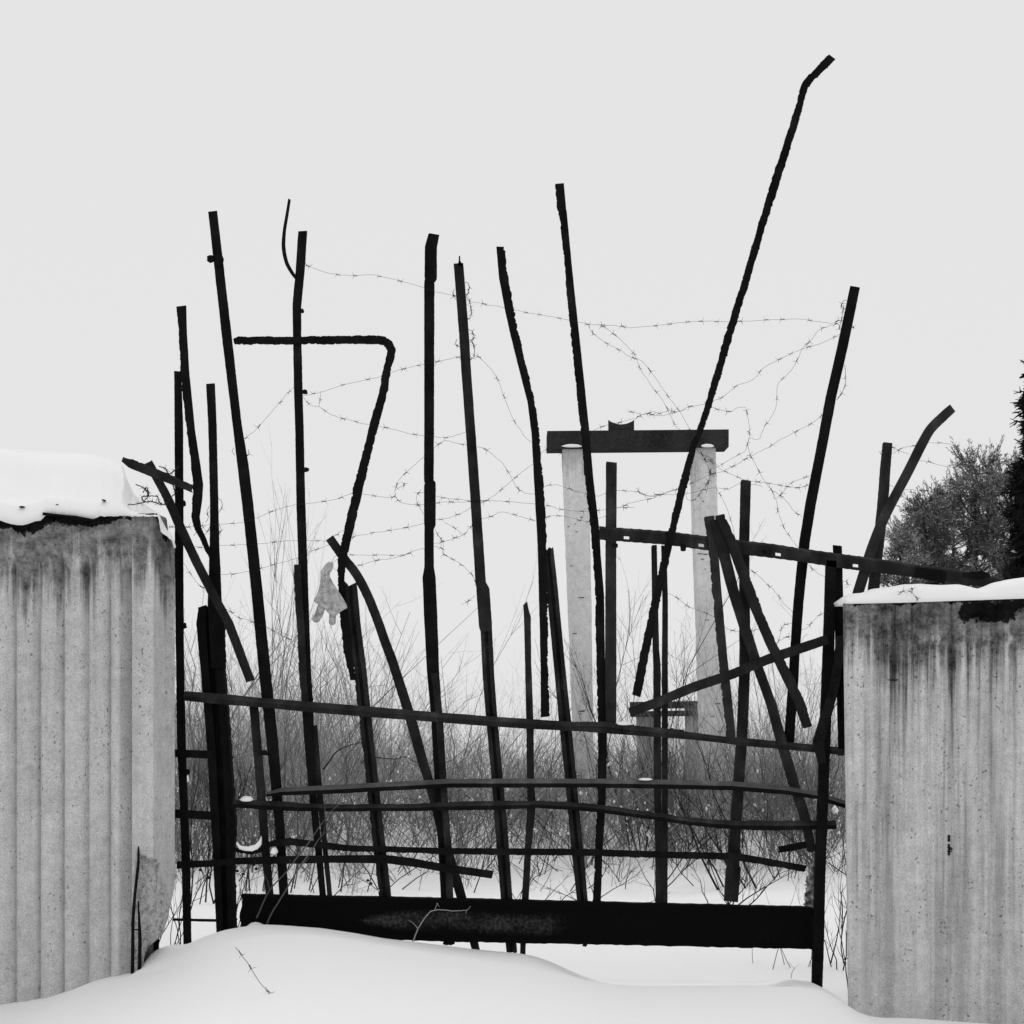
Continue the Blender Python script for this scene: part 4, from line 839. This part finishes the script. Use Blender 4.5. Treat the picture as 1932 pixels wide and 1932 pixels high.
# ------------------------------------------------------------------ brushwood
def branches(n, roots, hts, lean, r0, kids=(6, 3), spread=.55, ksz=(.45, .45), curl=.10, seed=0, m0=5):
    """forked stems grown from roots; returns list of (verts, quads)"""
    r = np.random.default_rng(seed); out = []
    t = np.linspace(0, 1, m0)
    d = np.stack([lean[:, 0]+r.normal(0, .12, n), lean[:, 1]+r.normal(0, .10, n), np.ones(n)], -1); d /= np.linalg.norm(d, axis=1, keepdims=True)
    bend = r.normal(0, curl, (n, 3)); bend[:, 2] *= .3
    Pt = roots[:, None, :]+hts[:, None, None]*(d[:, None, :]*t[None, :, None]+bend[:, None, :]*(t**2)[None, :, None])
    Pt[:, 1:-1] += r.normal(0, .012, (n, m0-2, 3))*hts[:, None, None]
    R = r0[:, None]*(1-.82*t)[None, :]; out.append(tubes(Pt, R, 3))
    parP, parH, parR = Pt, hts, r0
    for lv, (k, ks) in enumerate(zip(kids, ksz)):
        n2 = len(parP)*k; pi = np.repeat(np.arange(len(parP)), k); u = r.uniform(.18, .98, n2); m = parP.shape[1]
        fi = u*(m-1); i0 = np.minimum(fi.astype(int), m-2); fr = (fi-i0)[:, None]
        o0 = parP[pi, i0]*(1-fr)+parP[pi, i0+1]*fr
        td = parP[pi, i0+1]-parP[pi, i0]; td /= np.linalg.norm(td, axis=1, keepdims=True)+1e-9
        dd = td+r.normal(0, spread, (n2, 3)); dd[:, 2] += .35; dd /= np.linalg.norm(dd, axis=1, keepdims=True)
        hh = parH[pi]*ks*r.uniform(.4, 1.1, n2)*(1.15-.6*u); mm = 4 if lv == 0 else 3
        tt = np.linspace(0, 1, mm); bn = r.normal(0, .13, (n2, 3)); bn[:, 2] += .12
        Pc = o0[:, None, :]+hh[:, None, None]*(dd[:, None, :]*tt[None, :, None]+bn[:, None, :]*(tt**2)[None, :, None])
        rr = np.maximum(parR[pi]*.5*(1-.5*u), .0011); Rc = rr[:, None]*(1-.7*tt)[None, :]
        out.append(tubes(Pc, Rc, 3)); parP, parH, parR = Pc, hh, rr
    return out

def thicket():
    out = []
    # x range (picture), distance range, stems, top of the brush (picture y), spread of tops, lean
    Z = [(-500,330,14,24,260,1290,70,(.05,0),(6,2)), (330,700,13.8,18,230,1300,90,(.12,0),(7,3)), (330,720,14,24,190,1190,60,(.05,0),(5,2)), (700,860,14.5,22,170,1400,60,(.10,0),(7,3)),
         (860,1060,14.5,22,230,1430,45,(.12,0),(7,3)), (820,1060,14,20,120,1300,60,(.18,0),(3,1)), (1060,1250,14,22,240,1430,45,(0,0),(7,3)), (1250,1620,13.6,18,360,1405,50,(-.22,0),(7,3)),
         (1140,1620,14,24,150,1270,80,(0,0),(6,3)), (1620,2500,14,24,400,1330,80,(0,0),(6,2)), (340,1600,12.2,14,110,1580,30,(.1,0),(6,3))]
    for q, (x0, x1, Ya, Yb, n, yt, sp, ln, kd) in enumerate(Z):
        nc = max(6, n//9); cl = rng.integers(0, nc, n); Y = rng.uniform(Ya, Yb, nc)[cl]+rng.normal(0, .35, n); x = rng.uniform(x0, x1, nc)[cl]+rng.normal(0, 9, n); X = (x-CX)/F*Y; z = ground_z(X, Y)-.03
        zt = EYE-(yt+np.abs(rng.normal(0, sp, n))*rng.choice([-.5, 1, 1.6], n)-HZ)/F*Y; h = np.maximum(zt-z, .35)
        lean = np.tile(np.array(ln), (n, 1))+rng.normal(0, .30, (n, 2))*np.array([1, .6])
        out += branches(n, np.stack([X, Y, z], -1), h*1.02, lean, np.clip(rng.lognormal(-5.45, .5, n), .002, .02)*(.6+.4*h), kids=kd, seed=100+q, spread=.8, curl=.24, m0=7)
    # long arching and fallen whips that cross the stems
    n = 1500; Y = rng.uniform(13, 20, n); x = rng.uniform(330, 1610, n); X = (x-CX)/F*Y; z = ground_z(X, Y)+rng.uniform(-.05, .7, n)
    a = rng.normal(0, 1.1, (n, 2))*np.array([1, .4]); out += branches(n, np.stack([X, Y, z], -1), rng.uniform(.4, 1.1, n), a, rng.uniform(.003, .006, n), kids=(3,), ksz=(.5,), seed=300, spread=.8, curl=.4)
    dk = []; n = 120; Y = rng.uniform(12.3, 15.5, n); x = rng.uniform(335, 1610, n); X = (x-CX)/F*Y; z = ground_z(X, Y)-.03
    dk += branches(n, np.stack([X, Y, z], -1), rng.uniform(.6, 1.7, n), rng.normal(0, .75, (n, 2))*np.array([1, .5]), rng.uniform(.003, .008, n), kids=(6, 3), ksz=(.5, .5), seed=310, spread=.7, curl=.35, m0=7)
    v, q = join_np(dk); tag(new_obj('dark_branches', v, q, M_DTWIG), 'dark crooked branches crossing in front of the pale brushwood', kind='stuff')
    v, q = join_np(out); return tag(new_obj('brushwood_thicket', v, q, M_THICK), 'dense leafless grey thicket filling the ground behind the gate', kind='stuff')
TH = thicket()
def far_brush():
    out = []
    for q, (x0, x1, n, yt, sp) in enumerate([(-400,330,160,1400,40),(330,640,230,1345,45),(600,860,150,1400,35),(860,1250,240,1450,30),(1250,1640,360,1425,32),(1640,2300,180,1400,40)]):
        Y = rng.uniform(15.6, 21, n); x = rng.uniform(x0, x1, n); X = (x-CX)/F*Y; z = ground_z(X, Y)-.03
        h = np.maximum(EYE-(yt+rng.normal(0, sp, n)-HZ)/F*Y-z, .4)
        out += branches(n, np.stack([X, Y, z], -1), h, rng.normal(0, .3, (n, 2))+np.array([.05, 0]), rng.uniform(.005, .010, n), kids=(10, 4), ksz=(.5, .5), seed=400+q, spread=.75, curl=.2, m0=5)
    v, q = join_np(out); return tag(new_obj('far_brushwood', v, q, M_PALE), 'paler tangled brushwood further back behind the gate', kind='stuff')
far_brush()
def specks():
    n = 2600; Y = rng.uniform(13.3, 19, n); x = np.concatenate([rng.uniform(335, 860, 1500), rng.uniform(860, 1600, 1100)]); y = rng.normal(1560, 55, n)
    X = (x-CX)/F*Y; Z = EYE-(y-HZ)/F*Y; Z = np.maximum(Z, ground_z(X, Y)+.05); c = np.stack([X, Y, Z], -1); s_ = rng.uniform(.004, .013, (n, 1))*(1+1.5*(rng.uniform(0, 1, (n, 1)) < .07))
    o6 = np.array([(.9,0,0),(0,1,0),(-.9,0,0),(0,-1,0),(0,0,1.6),(0,0,-1.3)]); V = (c[:, None, :]+s_[:, None, :]*(o6+rng.normal(0, .35, (n, 6, 3)))).reshape(-1, 3)
    t3 = np.array([(0,1,4),(1,2,4),(2,3,4),(3,0,4),(1,0,5),(2,1,5),(3,2,5),(0,3,5)]); Q = (np.arange(n)[:, None, None]*6+t3[None]).reshape(-1, 3)
    return tag(new_obj('twig_snow', V, Q, M_SNOW), 'small clots of snow caught on the brushwood twigs', kind='stuff')
specks()

def shrub(name, label, x, yb, Y, ytop, n, width, lean=(0, 0), r0=.006, kids=(6, 3), seed=0, m=M_TWIG, cat='shrub', spread=.5, curl=.1, fork=None):
    X = (x-CX)/F*Y; org = np.array([X, Y, float(ground_z(X, Y))]) if yb is None else P(x, yb, Y)
    r = np.random.default_rng(seed)
    roots = org+np.stack([r.normal(0, width*.25, n), r.normal(0, .1, n), np.full(n, -.03)], -1)
    H = EYE-(ytop-HZ)/F*Y-org[2]; h = H*r.uniform(.6, 1.0, n); h[0] = H
    ln = np.stack([lean[0]+r.normal(0, width*.5/max(H, .3), n), np.full(n, lean[1])], -1)
    o = thing(name, label, cat, org)
    pr = branches(n, roots, h, ln, np.full(n, r0)*r.uniform(.6, 1.1, n), kids=kids, seed=seed+1, spread=spread, curl=curl, m0=7)
    v, q = pr[0]; nv, nq = len(v)//n, len(q)//n
    for k in range(n): new_obj('stem', v[k*nv:(k+1)*nv], q[k*nq:(k+1)*nq]-k*nv, m, o, tuple(org))
    v, q = join_np(pr[1:]); tag(new_obj('fine_twigs', v, q, m, o, tuple(org)), kind='stuff')
    o['group'] = 'saplings behind the gate' if cat == 'sapling' else 'bare shrubs round the gate'
    return o
shrub('birch_sapling', 'tall faint birch sapling between the first and second tall bars', 500, None, 19, 895, 4, .35, r0=.011, kids=(16,3), seed=11, cat='sapling', m=M_TWIG, spread=.35)
shrub('birch_sapling', 'slim birch sapling rising behind the middle bar, right of the glove', 828, None, 17, 1090, 2, .3, (.06,0), r0=.008, kids=(7,2), seed=12, cat='sapling', spread=.35)
shrub('birch_sapling', 'dense branching sapling standing right of the mottled upright bar', 1188, None, 15, 1075, 5, .4, (.03,0), r0=.012, kids=(14,5), seed=13, cat='sapling', m=M_DTWIG)
shrub('birch_sapling', 'sapling between the paired bars and the right concrete pillar', 1290, None, 15, 1180, 5, .5, (.02,0), r0=.009, kids=(10,5), seed=14, cat='sapling')
shrub('bare_shrub', 'bare shrub seen between the vertical bar and the right gate post', 1520, None, 13, 1215, 7, .8, (-.05,0), r0=.008, kids=(9,5), seed=15)
shrub('bare_shrub', 'wiry bare shrub seen behind the slanting cross bar', 1440, None, 14, 1270, 6, .8, (.05,0), r0=.007, kids=(9,5), seed=16)
shrub('bare_shrub', 'dark leaning shrub with stout stems before the right concrete pillar', 1400, None, 12.5, 1370, 6, .5, (-.55,0), r0=.014, kids=(7,5), seed=17, m=M_DTWIG)
shrub('bare_shrub', 'arching shrub with long stems behind the left tall bars', 600, None, 12.5, 1300, 7, .9, (.25,0), r0=.009, kids=(8,4), seed=18)
shrub('bare_shrub', 'upright bare shrub just right of the left gate post', 480, None, 12.5, 1270, 6, .6, (.0,0), r0=.009, kids=(8,4), seed=19)
shrub('bare_shrub', 'leafless shrub visible between the narrow side bar and gate post', 372, None, 11.5, 1330, 5, .5, (.1,0), r0=.010, kids=(8,4), seed=20, m=M_DTWIG)
shrub('bare_shrub', 'reedy clump of straight stems behind the fourth tall bar', 890, None, 14, 1235, 26, .7, (.22,0), r0=.004, kids=(2,1), seed=21, spread=.15, curl=.05)
shrub('bare_shrub', 'low tangled brush in the snow behind the foot of the bowed bar', 1050, None, 11.2, 1560, 9, 1.0, (.1,0), r0=.006, kids=(6,4), seed=22, m=M_DTWIG, spread=.8)
shrub('bare_shrub', 'low dark tangle in the snow right of the paired bars', 1350, None, 11, 1540, 9, .8, (.1,0), r0=.008, kids=(6,4), seed=23, m=M_DTWIG, spread=.8)
shrub('bare_shrub', 'thin twiggy growth in the gap between right post and right wall', 1575, None, 9.3, 1600, 6, .25, (.0,0), r0=.006, kids=(5,3), seed=24, m=M_DTWIG)
shrub('bare_shrub', 'small dark twigs at the foot of the left wall end', 322, 1790, 8.15, 1560, 7, .16, (.22,0), r0=.0045, kids=(6,3), seed=25, m=M_DTWIG)
shrub('bare_shrub', 'short twigs behind the bottom beam near the right gate post', 1500, None, 9.2, 1620, 7, .35, (.0,0), r0=.0035, kids=(3,2), seed=26, m=M_DTWIG)
shrub('bare_shrub', 'scraggy twigs between the left gate post and the lowest rails', 445, 1745, 8.15, 1600, 5, .12, (.35,0), r0=.004, kids=(6,3), seed=27, m=M_DTWIG)
shrub('bare_shrub', 'forked twig behind the splice of the bottom beam left part', 632, None, 9.4, 1655, 3, .1, (.5,0), r0=.005, kids=(4,3), seed=28, m=M_DTWIG)

def stick(name, label, lines, Y, r, m, cat='twig', berries=()):
    o = thing(name, label, cat, P(*lines[0][0][:2], Y)); parts = []
    for i, ln in enumerate(lines):
        c = catmull(ln, 5); n = len(c); dY = Y+.01*np.sin(np.arange(n)*.35)
        W3 = np.stack([(c[:, 0]-CX)/F*dY, dY, EYE-(c[:, 1]-HZ)/F*dY], -1); W3 += rng.normal(0, .001, W3.shape)
        rr = r if i == 0 else r*.6; v, q = tubes(W3[None], (rr*(1-.65*np.linspace(0, 1, n)))[None], 5)
        new_obj('stem' if i == 0 else 'side_shoot', v, q, m, o, tuple(o.location))
    for (bx, by) in berries: blob('seed_head', None, bx, by, 3.2, 3.6, Y, .008, parent=o, m=M_DTWIG)
    return o
stick('twig', 'pale broken twig lying across the rusty patch of the bottom beam', [[(776.7,1783),(789,1752),(805.5,1727),(820.5,1717),(860,1718.6),(880.6,1717),(887.5,1710)],[(789,1752),(779,1742),(770,1735.5)],[(820.5,1717),(824.5,1704)],[(824,1704),(829,1711)],[(880,1717),(879,1724)]], 7.88, .0045, M_LTWIG)
stick('twig', 'long grey stem leaning right in front of the left end of the beam', [[(499,1756),(513,1723),(542,1675),(567,1633),(589,1603),(609,1575),(634,1563)],[(567,1633),(578,1624),(583,1618)],[(609,1575),(613,1560)],[(589,1603),(598,1590)]], 7.86, .006, M_TWIG)
stick('twig', 'second grey stem crossing behind the long one before the beam', [[(484,1732),(509,1680),(542,1643),(564,1613),(584,1588),(614,1545),(639,1518),(655,1512)],[(509,1680),(504,1660),(496,1645)],[(542,1643),(548,1622)],[(614,1545),(612,1520)]], 7.87, .005, M_TWIG)
stick('twig', 'thin forked stem with dry seed heads beside the left gate post', [[(430,1770),(440,1735),(452,1700),(462,1668),(470,1640),(477,1625)],[(440,1735),(428,1722),(415,1718)],[(452,1700),(466,1680),(472,1660)],[(462,1668),(452,1650)]], 8.1, .0035, M_DTWIG, berries=[(448,1644),(459,1650),(483,1640),(479,1632)])
stick('twig', 'dark stem with dry pods hanging between the side bar and post', [[(352,1752),(365,1700),(378,1672),(390,1655),(402,1648)],[(378,1672),(378,1655)],[(365,1700),(385,1690),(400,1668)]], 8.12, .004, M_DTWIG, berries=[(378,1642),(393,1657)])
stick('twig', 'drooping stem with two seed heads left of the rusty beam patch', [[(628,1692),(650,1670),(670,1650),(690,1632)],[(650,1670),(668,1668),(685,1660)],[(670,1650),(672,1640)]], 8.2, .0035, M_DTWIG, berries=[(694,1662),(700,1668)])
stick('twig', 'crooked dark stem growing between the right gate post and right wall', [[(1601,1868),(1597,1838),(1594,1812),(1589,1780),(1582,1755),(1575,1730)],[(1594,1812),(1612,1795),(1625,1770)],[(1594,1812),(1585,1800),(1575,1775)],[(1600,1850),(1614,1846)]], 7.72, .004, M_DTWIG)
stick('twig', 'thin bent stem rising behind the post foot towards the right wall', [[(1587,1772),(1591,1745),(1598,1715),(1605,1690),(1596,1650),(1590,1610)],[(1598,1715),(1582,1700),(1574,1690)],[(1598,1715),(1590,1680)]], 8.4, .0045, M_TWIG)
stick('twig', 'faint forked twig in the snow under the right part of the beam', [[(1490,1855),(1495,1833),(1498,1828),(1488,1815)],[(1498,1828),(1508,1818)]], 8.2, .002, M_TWIG)
stick('fallen_branch', 'wavy dark branch crossing behind the tall bars above the pale rail', [[(610,1452),(622,1436),(634,1419),(650,1410),(675,1402),(700,1398)],[(680,1440),(700,1430),(745,1432),(765,1428),(785,1438),(820,1441),(840,1442)]], 8.3, .006, M_DTWIG, cat='branch')
# the mossy stump behind the right post and the dry weed beside it
bar([(1534,1640,12),(1531,1665,16),(1532,1700,18),(1534,1740,22)], 8.5, 'O', jag=(2.5,2.0), ends=(6,1), m=M_BIRCH, name='tree_stump')
tag(bpy.context.scene.collection.objects[-1], 'pale flaking tree stump half hidden behind the right gate post', 'stump')
stick('dry_weed', 'bleached curly weed by the short bar stub near the right post', [[(1455,1636),(1462,1618),(1465,1605),(1472,1592),(1476,1586)],[(1476,1586),(1484,1588),(1489,1592)],[(1476,1586),(1470,1592),(1463,1600)],[(1474,1588),(1480,1594),(1484,1602)],[(1470,1600),(1480,1612),(1484,1628)],[(1440,1622),(1450,1612),(1458,1606)],[(1455,1650),(1470,1635),(1482,1622)],[(1462,1655),(1475,1640),(1490,1630)]], 9.0, .0035, M_LTWIG, cat='weed')
stick('twig', 'thin pale branch spread against the dark brush left of the right post', [[(1560,1516),(1540,1519),(1520,1524),(1500,1533),(1480,1543),(1462,1543)],[(1500,1533),(1490,1545),(1480,1549)],[(1520,1524),(1510,1520)]], 9.5, .003, M_LTWIG)

# ------------------------------------------------------------------ trees at the right edge
def needle_tree(name, label, x, Y, ytop, yb_crown, R, n_br, tufts, m, seed, droop, tuft_len, snow=.0, upturn=.4, cone=False, xlean=0):
    r = np.random.default_rng(seed); X = (x-CX)/F*Y; g = -.15; org = np.array([X, Y, g])
    H = EYE-(ytop-HZ)/F*Y-g; zc = EYE-(yb_crown-HZ)/F*Y
    o = thing(name, label, 'tree', org)
    tz = np.linspace(0, H*.97, 9); tp = np.stack([X+xlean*tz/H+r.normal(0, .05, 9), np.full(9, Y), g+tz], -1)
    v, q = tubes(tp[None], (.16*(1-.9*tz/H))[None], 7); new_obj('trunk', v, q, M_BARK, o, tuple(org))
    u = r.uniform(0, 1, n_br)**.85; zb = zc+(H+g-zc)*u; a = r.uniform(0, 2*np.pi, n_br)
    ext = R*((1-u)**.9+.03) if cone else R*np.sqrt(np.clip(1-(u*1.0)**2.2, .02, 1))*(.75+.25*np.sin(u*9+a))
    ext = ext*r.uniform(.6, 1.15, n_br)
    t = np.linspace(0, 1, 6); cx = X+xlean*(zb-g)/H
    B = np.zeros((n_br, 6, 3)); B[..., 0] = cx[:, None]+np.cos(a)[:, None]*ext[:, None]*t; B[..., 1] = Y+np.sin(a)[:, None]*ext[:, None]*t
    B[..., 2] = zb[:, None]+ext[:, None]*(upturn*t**1.6-droop*t)
    B[:, 1:] += r.normal(0, .04, (n_br, 5, 3))
    v, q = tubes(B, np.maximum(.035*(1-.85*t), .006)[None]*np.clip(ext/R, .4, 1)[:, None], 3); new_obj('limb', v, q, M_BARK, o, tuple(org))
    # needle tufts: bundles of narrow blades set along the limbs
    n = tufts; bi = r.integers(0, n_br, n); w_ = r.uniform(.12, 1, n)**.7; fi = w_*5; i0 = np.minimum(fi.astype(int), 4); fr = (fi-i0)[:, None]
    c = B[bi, i0]*(1-fr)+B[bi, i0+1]*fr; c = c+r.normal(0, 1, (n, 3))*(.09+.10*ext[bi]/R)[:, None]*np.array([1, 1, .6])
    out_d = np.stack([np.cos(a[bi]), np.sin(a[bi]), np.full(n, -.5*droop*2 if droop > .3 else .7)], -1)
    nb = 5
    dirs = out_d[:, None, :]+r.normal(0, .65, (n, nb, 3)); dirs /= np.linalg.norm(dirs, axis=2, keepdims=True)
    L = tuft_len*r.uniform(.6, 1.3, (n, nb, 1)); side = np.cross(dirs, r.normal(0, 1, (n, nb, 3))); side /= np.linalg.norm(side, axis=2, keepdims=True)+1e-9
    wv = side*tuft_len*.13; p0 = c[:, None, :]+r.normal(0, .02, (n, nb, 3)); tip = p0+dirs*L
    V = np.stack([p0-wv, p0+wv, tip+wv*.4, tip-wv*.4], axis=2).reshape(-1, 3); Q = np.arange(len(V)).reshape(-1, 4)
    sel = r.uniform(0, 1, len(Q)) < 0
    f_o = new_obj('foliage', V, Q, m, o, tuple(org))
    if snow > 0:
        k = int(n*snow); cs = c[r.integers(0, n, k)]; s = tuft_len*r.uniform(.15, .42, k)
        e1 = np.stack([s*r.uniform(1, 2.2, k), np.zeros(k), s*r.normal(0, .4, k)], -1); e2 = np.stack([np.zeros(k), s, s*.5], -1); up = np.array([0, 0, tuft_len*.25])
        V = np.stack([cs-e1+up*0, cs-e2, cs+e1, cs+e2, cs+up*s[:, None]/tuft_len*3], 1).reshape(-1, 3)
        b5 = np.arange(k)[:, None]*5; Q = np.concatenate([b5+np.array([[0, 1, 4]]), b5+np.array([[1, 2, 4]]), b5+np.array([[2, 3, 4]]), b5+np.array([[3, 0, 4]])])
        new_obj('snow_load', V, Q, M_SNOW, o, tuple(org))
    return o
def pine(label, x, Y, ytop, R, zlow, nl, seed, xl=0):
    r = np.random.default_rng(seed); X = (x-CX)/F*Y; g = -.15; org = np.array([X, Y, g]); H = EYE-(ytop-HZ)/F*Y-g
    o = thing('pine_tree', label, 'tree', org, 'pines beyond the right wall')
    tz = np.linspace(0, H*.9, 9); tp = np.stack([X+xl*tz/H+r.normal(0, .04, 9), np.full(9, Y), g+tz], -1)
    v, q = tubes(tp[None], (.15*(1-.85*tz/H))[None], 7); new_obj('trunk', v, q, M_BARK, o, tuple(org))
    u = np.sort(r.uniform(0, 1, nl)); zb = zlow+(H*.93-zlow)*u; a = r.uniform(0, 2*np.pi, nl)
    ext = R*(1-u**1.7*.8)*r.uniform(.5, 1.15, nl); t = np.linspace(0, 1, 6)
    rise = ext*r.uniform(.25, .8, nl)+.15
    B = np.zeros((nl, 6, 3)); B[..., 0] = (X+xl*zb/H)[:, None]+np.cos(a)[:, None]*ext[:, None]*t; B[..., 1] = Y+np.sin(a)[:, None]*ext[:, None]*t
    B[..., 2] = g+zb[:, None]+rise[:, None]*t**1.5; B[:, 1:] += r.normal(0, .05, (nl, 5, 3))
    v, q = tubes(B, (.035*(1-.8*t))[None]*np.ones((nl, 1)), 4); nv, nq = len(v)//nl, len(q)//nl
    for k in range(nl): new_obj('limb', v[k*nv:(k+1)*nv], q[k*nq:(k+1)*nq]-k*nv, M_BARK, o, tuple(org))
    # branchlets fanned along each limb
    K = 16; n2 = nl*K; pi = np.repeat(np.arange(nl), K); w_ = r.uniform(.3, 1, n2)**.6; fi = w_*5; i_ = np.minimum(fi.astype(int), 4); fr = (fi-i_)[:, None]
    c = B[pi, i_]*(1-fr)+B[pi, i_+1]*fr
    d = np.stack([np.cos(a[pi]), np.sin(a[pi]), np.full(n2, .55)], -1)+r.normal(0, .65, (n2, 3)); d /= np.linalg.norm(d, axis=1, keepdims=True)
    L = (r.uniform(.25, .62, n2)*(.6+.25*R))[:, None, None]; t4 = np.linspace(0, 1, 5)
    C = c[:, None, :]+d[:, None, :]*L*t4[None, :, None]; C[..., 2] += (L[..., 0]*.35*t4[None]**2)
    v, q = tubes(C, (.010*(1-.6*t4))[None]*np.ones((n2, 1)), 3); tag(new_obj('branchlets', v, q, M_BARK, o, tuple(org)), kind='stuff')
    # needle brushes: narrow blades pointing forward along every branchlet
    M = 26; n3 = n2*M; pj = np.repeat(np.arange(n2), M); tt = r.uniform(.15, 1, n3)*4; i_ = np.minimum(tt.astype(int), 3); fr = (tt-i_)[:, None]
    p = C[pj, i_]*(1-fr)+C[pj, i_+1]*fr; dd = d[pj]*.9+r.normal(0, .55, (n3, 3)); dd[:, 2] += .25; dd /= np.linalg.norm(dd, axis=1, keepdims=True)
    sd_ = np.cross(dd, r.normal(0, 1, (n3, 3))); sd_ /= np.linalg.norm(sd_, axis=1, keepdims=True)+1e-9
    ln = r.uniform(.07, .15, (n3, 1)); wd = .011; tip = p+dd*ln
    V = np.stack([p-sd_*wd*.5, p+sd_*wd*.5, tip+sd_*wd, tip-sd_*wd], 1); fro = r.uniform(0, 1, n3) < .28+.2*np.sin(p[:, 0]*2.3+p[:, 2]*1.7)
    for nm, sel, mm in (('needles', ~fro, M_NEED), ('frosted_needles', fro, M_FROSTN)):
        W = V[sel].reshape(-1, 3); tag(new_obj(nm, W, np.arange(len(W)).reshape(-1, 4), mm, o, tuple(org)), kind='stuff')
    k = n2//3; s = r.uniform(.03, .07, k)[:, None]; cs = C[r.integers(0, n2, k), 2]
    e1 = d[r.integers(0, n2, k)]*s*2; e1[:, 2] *= .3; e2 = np.stack([-e1[:, 1], e1[:, 0], np.zeros(k)], -1)*.45; up = np.array([0, 0, .6])*s
    W = np.stack([cs-e1, cs-e2, cs+e1, cs+e2, cs+up], 1).reshape(-1, 3); b5 = np.arange(k)[:, None]*5
    Q = np.concatenate([b5+np.array([[0, 1, 4]]), b5+np.array([[1, 2, 4]]), b5+np.array([[2, 3, 4]]), b5+np.array([[3, 0, 4]])])
    tag(new_obj('snow_load', W, Q, M_SNOW, o, tuple(org)), kind='stuff')
pine('frosted pine furthest left in the group, lower than its neighbours', 1748, 44, 925, 1.85, .9, 78, 41)
pine('broad frosted pine with a ragged crown rising over the right wall', 1842, 47, 842, 2.5, 1.0, 110, 42)
pine('frosted pine pressed against the dark spruce at the right edge', 1908, 45, 858, 2.1, .9, 90, 43)
pine('small frosted pine low behind the slotted rail end', 1700, 42, 985, 1.15, .7, 50, 44)
pine('bushy frosted pine half hidden behind the two larger pines', 1800, 49, 930, 2.2, .8, 80, 47)
needle_tree('spruce_tree', 'tall black spruce cut by the right edge of the view', 1984, 40, 560, 1230, 1.95, 300, 17000, M_SPRUCE, 45, .55, .22, .02, upturn=.15, cone=True)
needle_tree('spruce_tree', 'shorter dark spruce just left of the tall one behind the pines', 1962, 41, 800, 1230, 1.35, 130, 7000, M_SPRUCE, 46, .55, .20, .02, upturn=.15, cone=True)
print('tris', sum(len(o.data.polygons)*2 for o in S.objects if o.type == 'MESH'), 'objs', len(S.objects))
